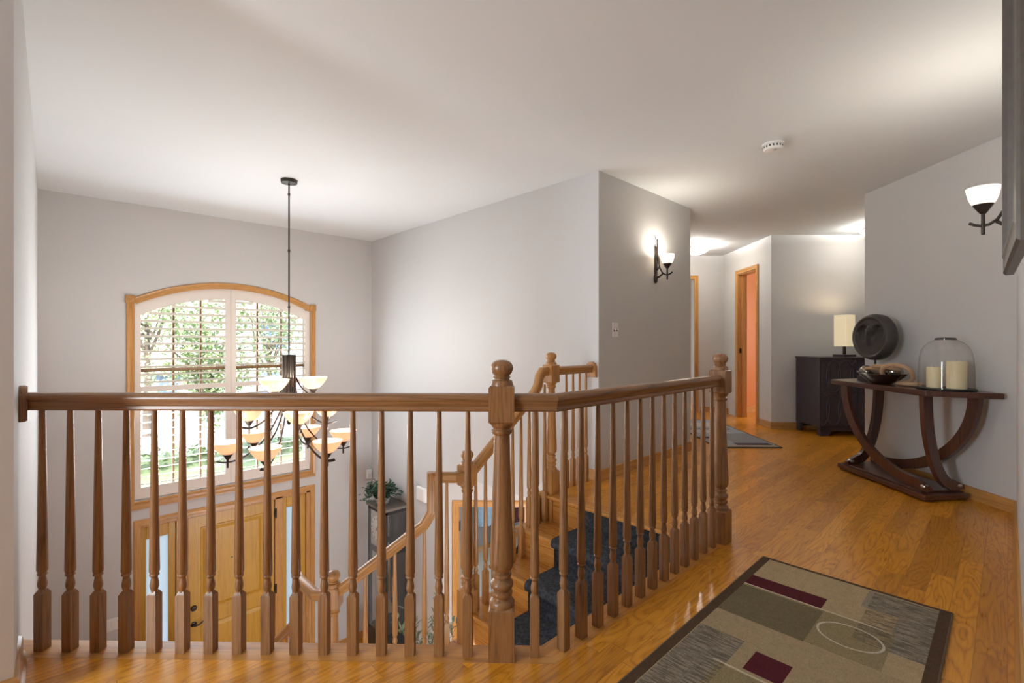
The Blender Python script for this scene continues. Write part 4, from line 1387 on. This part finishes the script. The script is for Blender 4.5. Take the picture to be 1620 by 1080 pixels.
def frame_ring(b, x0, x1, z0, z1, steps):
    """steps = (inset, y) rings from the outer back edge to the inner lip."""
    R_ = [[V((x0 + i, y, z0 + i)), V((x1 - i, y, z0 + i)), V((x1 - i, y, z1 - i)), V((x0 + i, y, z1 - i))] for i, y in steps]
    vs = [p for r in R_ for p in r]
    b.add(vs, [(i * 4 + j, i * 4 + (j + 1) % 4, i * 4 + 4 + (j + 1) % 4, i * 4 + 4 + j) for i in range(len(R_) - 1) for j in range(4)])


frame_ring(b, X0, X1, Z0, Z1, [(0, 0), (0, .018), (.006, .024), (.016, .024), (.020, .0205), (.040, .0225), (.050, .027), (.060, .026), (.066, .016), (.066, .008)])
b.obj('mirror_frame', 'pewter', mr, smooth=20)
b = MB(); b.box(X0 + .01, X1 - .01, 0, .0085, Z0 + .01, Z1 - .01); b.obj('mirror_glass', 'mirror', mr, smooth=0)

# ================================================================== CABINET AND LAMP IN THE ALCOVE
# local frame: front faces -x' (towards the landing): x along m, y along s
cab = thing('accent_cabinet', 'dark low cabinet with raised overlapping circle pattern on its doors', 'cabinet', sm(5.85, 3.90), -PI / 4)
# rz -45deg: local x = m direction, local y = s direction
HW, D0, D1, HC = .42, -.215, .215, .915
b = MB()
b.prism([(-HW, D0), (HW, D0), (HW + .035, D1), (-HW - .035, D1)], .10, HC - .022)
b.obj('cabinet_body', 'espresso', cab, smooth=0, bevel=.003)
b = MB(); b.prism([(-HW - .012, D0 - .022), (HW + .012, D0 - .022), (HW + .045, D1), (-HW - .045, D1)], HC - .022, HC); b.obj('cabinet_top', 'espresso', cab, smooth=0, bevel=.004)
b = MB()
for sx in (-1, 1):
    prof_f = [(sx * HW, 0), (sx * (HW - .10), 0), (sx * (HW - .105), .03), (sx * (HW - .125), .05), (sx * (HW - .17), .058), (sx * HW, .10)]
    b.prism([(x, z) for x, z in prof_f], -.010, .012, Matrix.Translation((0, D0, 0)) @ Matrix.Rotation(PI / 2, 4, 'X'))
    b.box(*(sorted((sx * HW, sx * (HW - .03)))), D0, D0 + .06, 0, .1)
    b.box(*(sorted((sx * (HW + .028), sx * (HW + .0)))), D1 - .08, D1, 0, .1)
b.box(-HW, HW, D0 - .012, D0 + .010, .058, .10)
b.box(-HW - .02, HW + .02, D1 - .02, D1, .05, .1)
b.obj('scalloped_base', 'espresso', cab, smooth=0)
for sx in (-1, 1):
    xa, xb = (-HW + .012, -.003) if sx < 0 else (.003, HW - .012)
    b = MB(); b.box(xa, xb, D0 - .018, D0, .115, HC - .03)
    dr = b.obj('door', 'espresso', cab, smooth=0, bevel=.003)
    b = MB()
    cw = (xb - xa) / 3; rw = (HC - .145) / 2
    def arc2(cx_, cz_, rx, rz_):
        run_ = []
        for i in range(41):
            a = 2 * PI * i / 40
            x, z = cx_ + rx * math.cos(a), cz_ + rz_ * math.sin(a)
            if xa + .006 < x < xb - .006 and .12 < z < HC - .036: run_.append((x, D0 - .018, z))
            else:
                if len(run_) > 2: b.tube(run_, .0105, 8)
                run_ = []
        if len(run_) > 2: b.tube(run_, .0105, 8)
    for r_ in range(2):
        cz_ = .115 + rw * (r_ + .5)
        for c_ in range(-1, 5): arc2(xa + cw * (c_ - .0), cz_, cw * .98 * .62, rw * .47)
    arc2(xa + cw * (1.9 if sx < 0 else 1.1), .115 + rw, .055, .055)
    b.obj('lattice', 'espresso', dr, smooth=60)
tlm = thing('table_lamp', 'lit square fabric table lamp on the dark cabinet', 'lamp', sm(5.80, 3.90 - .03, HC), -PI / 4 + .35)
b = MB(); b.box(-.10, .10, -.07, .07, 0, .028); b.obj('lamp_base', 'espresso', tlm, smooth=0, bevel=.002)
b = MB(); b.box(-.012, .012, -.012, .012, .028, .36); b.obj('lamp_stem', 'bronze', tlm, smooth=0)
b = MB()
w_ = .074
for (xa, ya_), (xb, yb_) in (((-w_, -w_), (w_, -w_)), ((w_, -w_), (w_, w_)), ((w_, w_), (-w_, w_)), ((-w_, w_), (-w_, -w_))):
    b.add([V((xa, ya_, .125)), V((xb, yb_, .125)), V((xb, yb_, .50)), V((xa, ya_, .50))], [(0, 1, 2, 3)])
sh = b.obj('lamp_shade', 'lamp_fabric', tlm, smooth=0, fix=False)
sd_ = sh.modifiers.new('thick', 'SOLIDIFY'); sd_.thickness = .003
b = MB(); b.sphere(V((0, 0, .25)), .026, 16, 10); b.obj('bulb', 'bulb_glow', tlm)
lamp('table_lamp_bulb', 'POINT', (0, 0, .47), 2.0, (1, .80, .52), radius=.03, parent=tlm)

# ================================================================== RUGS
BEI, BEI2, GRN, SAGE, GRY = (.38, .285, .165), (.34, .255, .15), (.155, .125, .070), (.25, .20, .11), (.25, .215, .165)
BUR, BRN, CRM = (.085, .016, .022), (.085, .052, .032), (.55, .47, .35)
RW, RL = .702, 2.05
t = thing('area_rug', 'beige and olive area rug with burgundy blocks and a cream ring beside the railing', 'rug', (2.59 - RL, .157, 0))
# local x: 0 at the near end, RL at the far end; y: 0 at the wall side, RW at the railing side
fx = lambda X: X - (2.59 - RL)
fy = lambda Y: Y - .157
rects = [
    (fx(2.39), fx(2.56), fy(.19), fy(.42), GRY), (fx(2.10), fx(2.42), fy(.19), fy(.30), GRY),
    (fx(1.955), fx(2.245), fy(.29), fy(.825), SAGE), (fx(1.945), fx(2.225), fy(.515), fy(.825), GRN),
    (fx(2.246), fx(2.345), fy(.528), fy(.826), BUR), (fx(2.238), fx(2.246), fy(.27), fy(.826), CRM),
    (fx(1.20), fx(1.952), fy(.19), fy(.82), BEI2), (fx(1.30), fx(1.80), fy(.66), fy(.82), GRY), (fx(1.20), fx(1.62), fy(.50), fy(.68), SAGE),
    (fx(1.648), fx(1.773), fy(.497), fy(.612), BUR), (fx(1.625), fx(1.633), fy(.30), fy(.70), CRM),
    (fx(2.10), fx(2.56), fy(.19), fy(.40), (.11, .085, .06, 1)), (fx(1.30), fx(1.80), fy(.66), fy(.82), (.11, .085, .06, 1)),
    (0, fx(1.20), 0, RW, BEI), (.2, .55, .1, .4, GRN), (.3, .45, .42, .60, BUR),
    (0, RL, 0, .036, BRN), (0, RL, RW - .036, RW, BRN), (RL - .022, RL, 0, RW, BRN), (0, .03, 0, RW, BRN)]
b = MB(); b.box(0, RL, 0, RW, .0005, .012); rg = b.obj('rug_pile', rug_mat('rug_blocks', rects, BEI, (fx(2.107), fy(.405), .080, .100, .040)), t, smooth=0, bevel=.003)
b = MB(); e_ = .004
b.tube([(-e_ * 0, 0, .006), (RL, 0, .006), (RL, RW, .006), (0, RW, .006)], .0058, 6, closed=True); b.obj('bound_edge', plain('rug_binding', (.15, .10, .065), .9), t)

B2, P2_, G2 = (.30, .32, .36), (.075, .045, .075), (.40, .40, .40)
q = sm(4.965, 2.69)
t = thing('runner_rug', 'blue-grey runner rug with plum stripes in the hall by the far doorway', 'rug', q, PI / 4)
RL2, RW2 = 1.75, .685
rects = [(.10, .20, .05, .42, P2_), (.20, .75, .0, .40, (.24, .24, .25)), (.75, 1.0, .2, .66, G2), (1.0, 1.06, .1, .6, P2_), (.45, .55, .42, .66, P2_), (1.2, 1.5, .05, .5, (.45, .42, .38)),
         (0, .10, 0, RW2, (.34, .29, .23)), (0, RL2, 0, .018, BRN), (0, RL2, RW2 - .018, RW2, BRN), (0, .022, 0, RW2, BRN), (RL2 - .02, RL2, 0, RW2, BRN)]
b = MB(); b.box(0, RL2, 0, RW2, .0005, .011); b.obj('rug_pile', rug_mat('runner_blocks', rects, B2), t, smooth=0, bevel=.003)

# ================================================================== TALL CLOCK AND IVY, ENTRY PLANTS
ck = thing('longcase_clock', 'tall dark longcase clock with a round pale dial in the foyer corner', 'clock', (2.93, 5.19, LOW), -PI / 2)
# local: x along -Y.. front faces local -y (towards -X)
HWc, Dc, Hc = .205, .155, 1.955
b = MB()
b.box(-HWc, HWc, -Dc, Dc, 0, .45)
for sx in (-1, 1):
    for y0_ in (-Dc, Dc - .035): b.box(*(sorted((sx * HWc, sx * (HWc - .035)))), y0_, y0_ + .035, .45, Hc - .03)
b.box(-HWc, HWc, Dc - .012, Dc, .45, Hc - .03)
for z0_, z1_ in ((.45, .49), (1.40, 1.46), (Hc - .07, Hc - .03)): b.box(-HWc, HWc, -Dc, Dc - .013, z0_, z1_) if z0_ != 1.40 else (b.box(-HWc, HWc, -Dc, -Dc + .035, z0_, z1_), b.box(-HWc, -HWc + .035, -Dc, Dc, z0_, z1_), b.box(HWc - .035, HWc, -Dc, Dc, z0_, z1_))
b.obj('case', 'clock_case', ck, smooth=0)
b = MB(); b.box(-HWc - .02, HWc + .02, -Dc - .02, Dc, Hc - .03, Hc); b.obj('cornice', plain('clock_top', (.16, .14, .12), .5), ck, smooth=0, bevel=.004)
b = MB(); b.box(-HWc + .03, HWc - .03, -Dc + .018, -Dc + .028, 1.46, Hc - .07); b.obj('dial_plate', plain('dial_surround', (.55, .54, .50), .5), ck, smooth=0)
dz = 1.675
b = MB(); b.lathe([(.001, 0), (.152, 0), (.152, .008), (.145, .012), (.001, .012)], 40, Matrix.Translation((0, -Dc + .019, dz)) @ Matrix.Rotation(PI / 2, 4, 'X')); dl = b.obj('dial', 'dial', ck)
b = MB()
for k in range(12):
    a = PI / 6 * k
    b.box(-.004, .004, -.0138, -.012, .112, .136, Matrix.Translation((0, -Dc + .019, dz)) @ Matrix.Rotation(a, 4, 'Y'))
b.obj('hour_marks', 'dark_slot', dl, smooth=0)
for a, L_ in ((2.3, .075), (.4, .11)):
    b = MB(); b.box(-.004, .004, -.017, -.0145, -.012, L_, Matrix.Translation((0, -Dc + .019, dz)) @ Matrix.Rotation(a, 4, 'Y')); b.obj('clock_hand', 'dark_slot', dl, smooth=0)
b = MB(); b.box(-HWc + .034, HWc - .034, -Dc - .004, -Dc - .001, .49, Hc - .07); b.obj('door_glass', 'clock_glass', ck, smooth=0)
for sx in (-1, 1):
    b = MB(); b.box(*(sorted((sx * (HWc - .006), sx * (HWc - .009)))), -Dc + .034, Dc - .034, .49, Hc - .07); b.obj('side_glass', 'clock_glass', ck, smooth=0)
b = MB(); b.tube([(0, .02, 1.40), (0, .02, .75)], .006, 8); b.lathe([(.001, 0), (.075, 0), (.075, .008), (.001, .012)], 30, Matrix.Translation((0, .02, .70)) @ Matrix.Rotation(PI / 2, 4, 'X')); b.obj('pendulum', 'brass', ck)
for x_ in (-.07, .07):
    b = MB(); b.lathe([(.001, 0), (.02, 0), (.02, .22), (.001, .22)], 16, Matrix.Translation((x_, .03, .85))); b.tube([(x_, .03, 1.07), (x_, .03, 1.40)], .0015, 5); b.obj('clock_weight', 'brass', ck)


def leaf_quad(b, p, d, L_, w, up):
    """A small folded pointed leaf."""
    d = d.normalized(); s = d.cross(up)
    s = s.normalized() if s.length > 1e-4 else V((1, 0, 0))
    n_ = s.cross(d)
    p = V(p)
    b.add([p, p + d * L_ * .45 + s * w + n_ * w * .25, p + d * L_, p + d * L_ * .45 - s * w + n_ * w * .25, p + d * L_ * .5 - n_ * w * .1], [(0, 1, 4), (1, 2, 4), (2, 3, 4), (3, 0, 4)])


rnd = random.Random(3)
iv = thing('ivy_plant', 'bushy dark green ivy trailing over the top of the tall clock', 'plant', (2.88, 5.24, LOW + Hc))
b = MB()
b.lathe([(.001, 0), (.075, 0), (.095, .07), (.098, .075), (.09, .075), (.001, .065)], 22); b.obj('pot', 'ceramic', iv)
b = MB(); bs = MB()
for k in range(46):
    a = rnd.uniform(0, 2 * PI); reach = rnd.uniform(.10, .24); rise = rnd.uniform(.02, .14)
    if rnd.random() < .25: reach *= 1.1
    p0 = V((0, 0, .07)); pts = []
    for i in range(7):
        f = i / 6
        pts.append(V((math.cos(a) * reach * f, math.sin(a) * reach * f * 1.05, .075 + rise * math.sin(f * PI * .8) * 1.3 - (.10 * max(0, f - .6) if reach > .21 else 0))))
    bs.tube(pts, .002, 4)
    for i in range(1, 7):
        for _ in range(3):
            d = V((rnd.uniform(-1, 1), rnd.uniform(-1, 1), rnd.uniform(-.4, .6)))
            leaf_quad(b, pts[i] + V((rnd.uniform(-.02, .02), rnd.uniform(-.02, .02), rnd.uniform(-.02, .02))), d, rnd.uniform(.035, .06), rnd.uniform(.014, .022), V((0, 0, 1)))
b.obj('foliage', 'ivy', iv, smooth=0, fix=False); bs.obj('stems', 'twig', iv)

vp = (2.60, 3.83, LOW)
ol = thing('branch_arrangement', 'olive leaf branches in a tall floor vase behind the stair balusters', 'plant', vp)
b = MB(); b.lathe([(.001, 0), (.10, 0), (.13, .15), (.14, .32), (.10, .50), (.065, .60), (.075, .64), (.066, .64), (.055, .60), (.001, .50)], 28); b.obj('vase', 'ceramic', ol)
b = MB(); bs = MB()
for k in range(17):
    a = 2 * PI * k / 17 + rnd.uniform(-.2, .2); reach = rnd.uniform(.10, .42); top = rnd.uniform(.95, 1.42)
    pts = [V((math.cos(a) * reach * (i / 9) ** 1.5, math.sin(a) * reach * (i / 9) ** 1.5, .55 + (top - .55) * (i / 9))) for i in range(10)]
    bs.tube(pts, [.004 - .0003 * i for i in range(10)], 5)
    for i in range(3, 10):
        for sg in (-1, 1):
            for _ in range(2):
                d = V((math.cos(a + sg * rnd.uniform(.5, 1.9)), math.sin(a + sg * rnd.uniform(.5, 1.9)), rnd.uniform(.2, 1.0)))
                leaf_quad(b, pts[i] + V((0, 0, rnd.uniform(-.03, .03))), d, rnd.uniform(.06, .095), rnd.uniform(.010, .015), V((0, 0, 1)))
b.obj('foliage', 'olive_leaf', ol, smooth=0, fix=False); bs.obj('stems', 'twig', ol)

# coat stand and toy seen through the lower doorway
cs = thing('coat_rack', 'dark wooden coat rack on the grey wall beyond the lower doorway', 'coat rack', (6.25, 6.85, -1.02))
b = MB(); b.box(-.62, .62, -.025, 0, -.05, .05); b.obj('board', 'espresso', cs, bevel=.004)
for x in (-.45, -.15, .15, .45):
    b = MB(); b.tube([(x, -.02, 0), (x, -.07, -.01), (x, -.085, .03)], .007, 8); b.obj('hook', 'black_metal', cs)


def coat(p, rz, h, w, mat, label):
    t = thing('hanging_coat', label, 'coat', p, rz, 'coats on the rack')
    rings = []
    for i in range(13):
        f = i / 12; z = -h * f
        ww = w * (.35 + .65 * min(1, f * 3.5)) * (1 + .15 * f); dd = .085 * (.5 + .5 * min(1, f * 3)) * (1 + .35 * f)
        rings.append([V((ww * math.cos(2 * PI * j / 32), dd * math.sin(2 * PI * j / 32) * (1 + .22 * math.sin(5 * 2 * PI * j / 32 + 3 * f)), z)) for j in range(32)])
    b = MB(); b.add([q for r in rings for q in r], [(i * 32 + j, i * 32 + (j + 1) % 32, (i + 1) * 32 + (j + 1) % 32, (i + 1) * 32 + j) for i in range(12) for j in range(32)] + [tuple(range(32)), tuple(12 * 32 + j for j in range(31, -1, -1))])
    b.obj('coat_body', mat, t, smooth=60)
    for sx in (-1, 1):
        b = MB(); b.tube([(sx * w * .75, 0, -.10), (sx * w * 1.12, .01, -.35), (sx * w * 1.15, .015, -.68)], [.055, .05, .042], 12); b.obj('sleeve', mat, t, smooth=60)


coat((5.78, 6.72, -1.12), 0, 1.15, .14, 'coat_blue', 'pale blue coat on the rack beyond the lower doorway')
coat((6.22, 6.72, -1.12), 0, 1.62, .15, 'coat_dark', 'long navy coat on the rack beyond the lower doorway')
coat((6.66, 6.72, -1.12), 0, 1.30, .15, 'coat_wine', 'wine coloured coat on the rack beyond the lower doorway')
tp = thing('toy_ball', 'small blue toy on the pale floor beyond the lower doorway', 'toy', (4.55, 4.75, LOW))
b = MB(); b.sphere(V((0, 0, .07)), .07, 18, 12); b.obj('ball_body', 'blue_toy', tp)
b = MB(); b.lathe([(.071, .052), (.073, .07), (.071, .088)], 18, cap=False); b.obj('stripe', plain('orange_plastic', (.8, .3, .06), .4), tp)
lamp('lower_room_daylight', 'AREA', (7.7, 2.4, LOW + 1.4), 13, (.95, .98, 1), (PI / 2, 0, PI / 2), 3.2, 1.5)
lamp('orange_room_daylight', 'AREA', (9.6, -.2 + .4, 1.4), 38, (1, .98, .97), (PI / 2, 0, PI / 2), 1.9, 1.3)

# ================================================================== OUTDOORS
GZ = -3.05
b = MB(); b.box(-45, 70, WY + .17, 120, GZ - .2, GZ)
o = b.obj('ground_lawn', 'lawn', smooth=0); o['kind'] = 'structure'
b = MB(); b.box(-45, 70, 19.6, 36, GZ, GZ + .02); b.box(-3.5, 0.2, 6.3, 19.6, GZ, GZ + .02)
o = b.obj('road', 'road', smooth=0); o['kind'] = 'structure'
b = MB(); b.box(.55, 2.4, WY + .16, 8.2, GZ - .1, LOW - .01)
o = b.obj('path_porch_slab', 'road', smooth=0); o['kind'] = 'structure'


def tree(p, rx, rz_, zc, n, mat, label, seed, lf=.13, trunk=.10):
    r = random.Random(seed)
    t = thing('leafy_tree', label, 'tree', p, 0, 'trees outside the arched window')
    b = MB(); hh = zc
    b.tube([(0, 0, 0), (.05, .02, hh * .5), (0, 0, hh)], [trunk, trunk * .8, trunk * .5], 10)
    for k in range(9):
        a = 2 * PI * k / 9; q = r.uniform(.5, .95)
        b.tube([(0, 0, hh * r.uniform(.5, .95)), (rx * .35 * math.cos(a), rx * .35 * math.sin(a), hh + rz_ * r.uniform(-.3, .2)), (rx * q * math.cos(a), rx * q * math.sin(a), hh + rz_ * r.uniform(-.2, .7))], [trunk * .4, trunk * .25, trunk * .08], 6)
    b.obj('trunk', 'bark', t)
    b = MB()
    blobs = [(V((r.gauss(0, .42) * rx, r.gauss(0, .42) * rx, zc + r.gauss(.1, .42) * rz_)), r.uniform(.22, .42)) for _ in range(26)]
    for _ in range(n):
        c, q = r.choice(blobs)
        d = V((r.gauss(0, 1), r.gauss(0, 1), r.gauss(0, 1))).normalized()
        pp = c + V((d.x * rx, d.y * rx, d.z * rz_)) * q * r.uniform(.5, 1)
        dd = V((r.uniform(-1, 1), r.uniform(-1, 1), r.uniform(-.9, .5)))
        s_ = lf * r.uniform(.7, 1.3)
        leaf_quad(b, pp, dd, s_, s_ * .32, V((r.uniform(-.5, .5), r.uniform(-.5, .5), 1)))
    b.obj('crown', mat, t, smooth=0, fix=False)


tree((3.4, 16.4, GZ), 1.5, 2.8, 3.4, 4600, 'leaf_green', 'green leafy tree nearest the arched window, behind its middle stile', 11, .14)
tree((3.0, 26.0, GZ), 2.2, 3.2, 5.2, 2400, 'leaf_light', 'yellow-green tree farther off, filling the upper panes of the window', 12, .2, .16)
tree((6.9, 22.5, GZ), 1.5, 2.6, 4.4, 2000, 'leaf_green', 'green tree in front of the white house outside the window', 13, .16, .13)
hd = MB(); r = random.Random(5)
for _ in range(2600):
    x = r.uniform(-12, 22); leaf_quad(hd, V((x, 19.2 + r.uniform(-.45, .45), GZ + r.uniform(.03, .50))), V((r.uniform(-1, 1), r.uniform(-1, 1), r.uniform(-.3, 1))), .28, .09, V((0, 0, 1)))
hd.box(-12, 22, 18.9, 19.5, GZ, GZ + .4)
hd = hd.obj('hedge', 'hedge', smooth=0, fix=False); tag(hd, 'low dark green hedge along the street beyond the front lawn', 'hedge')


def house(p, rz, w, d, hw, hr, label, roofm, side, gable_trim=False):
    t = thing('neighbor_house', label, 'house', p, rz)
    b = MB(); b.box(-w / 2, w / 2, 0, d, 0, hw); wl = b.obj('house_wall', side, t, smooth=0)
    b = MB(); ov = .5
    vs = [V((x, y, z)) for x in (-w / 2 - ov, w / 2 + ov) for y, z in ((-ov, hw - .1), (d / 2, hw + hr), (d + ov, hw - .1), (-ov, hw - .3), (d + ov, hw - .3))]
    b.add(vs, [(0, 1, 6, 5), (1, 2, 7, 6), (0, 3, 4, 2, 1), (5, 6, 7, 9, 8), (0, 5, 8, 3), (2, 4, 9, 7), (3, 8, 9, 4)])
    b.obj('roof', roofm, t, smooth=0)
    for x in [(-w / 2 + w * (i + .5) / 4) for i in range(4)]:
        for z in ((1.0,) if hw < 4 else (1.0, 3.8)):
            b = MB(); b.box(x - .55, x + .55, -.05, .0, z, z + 1.4); wi = b.obj('window', 'house_window', t, smooth=0)
            b = MB()
            for xx in (x - .78, x + .60): b.box(xx, xx + .18, -.06, 0, z - .1, z + 1.5)
            b.obj('shutter', 'blue_trim', wi, smooth=0)
    return t


house((1.2, 47, GZ - 1.0), .0, 15, 9, 2.9, 3.4, 'low house with a broad pinkish roof across the street', 'roof', 'siding')
house((13.0, 30, GZ), .15, 10, 8, 5.6, 2.6, 'tall white house with blue shutters seen through the window', 'roof', 'siding')
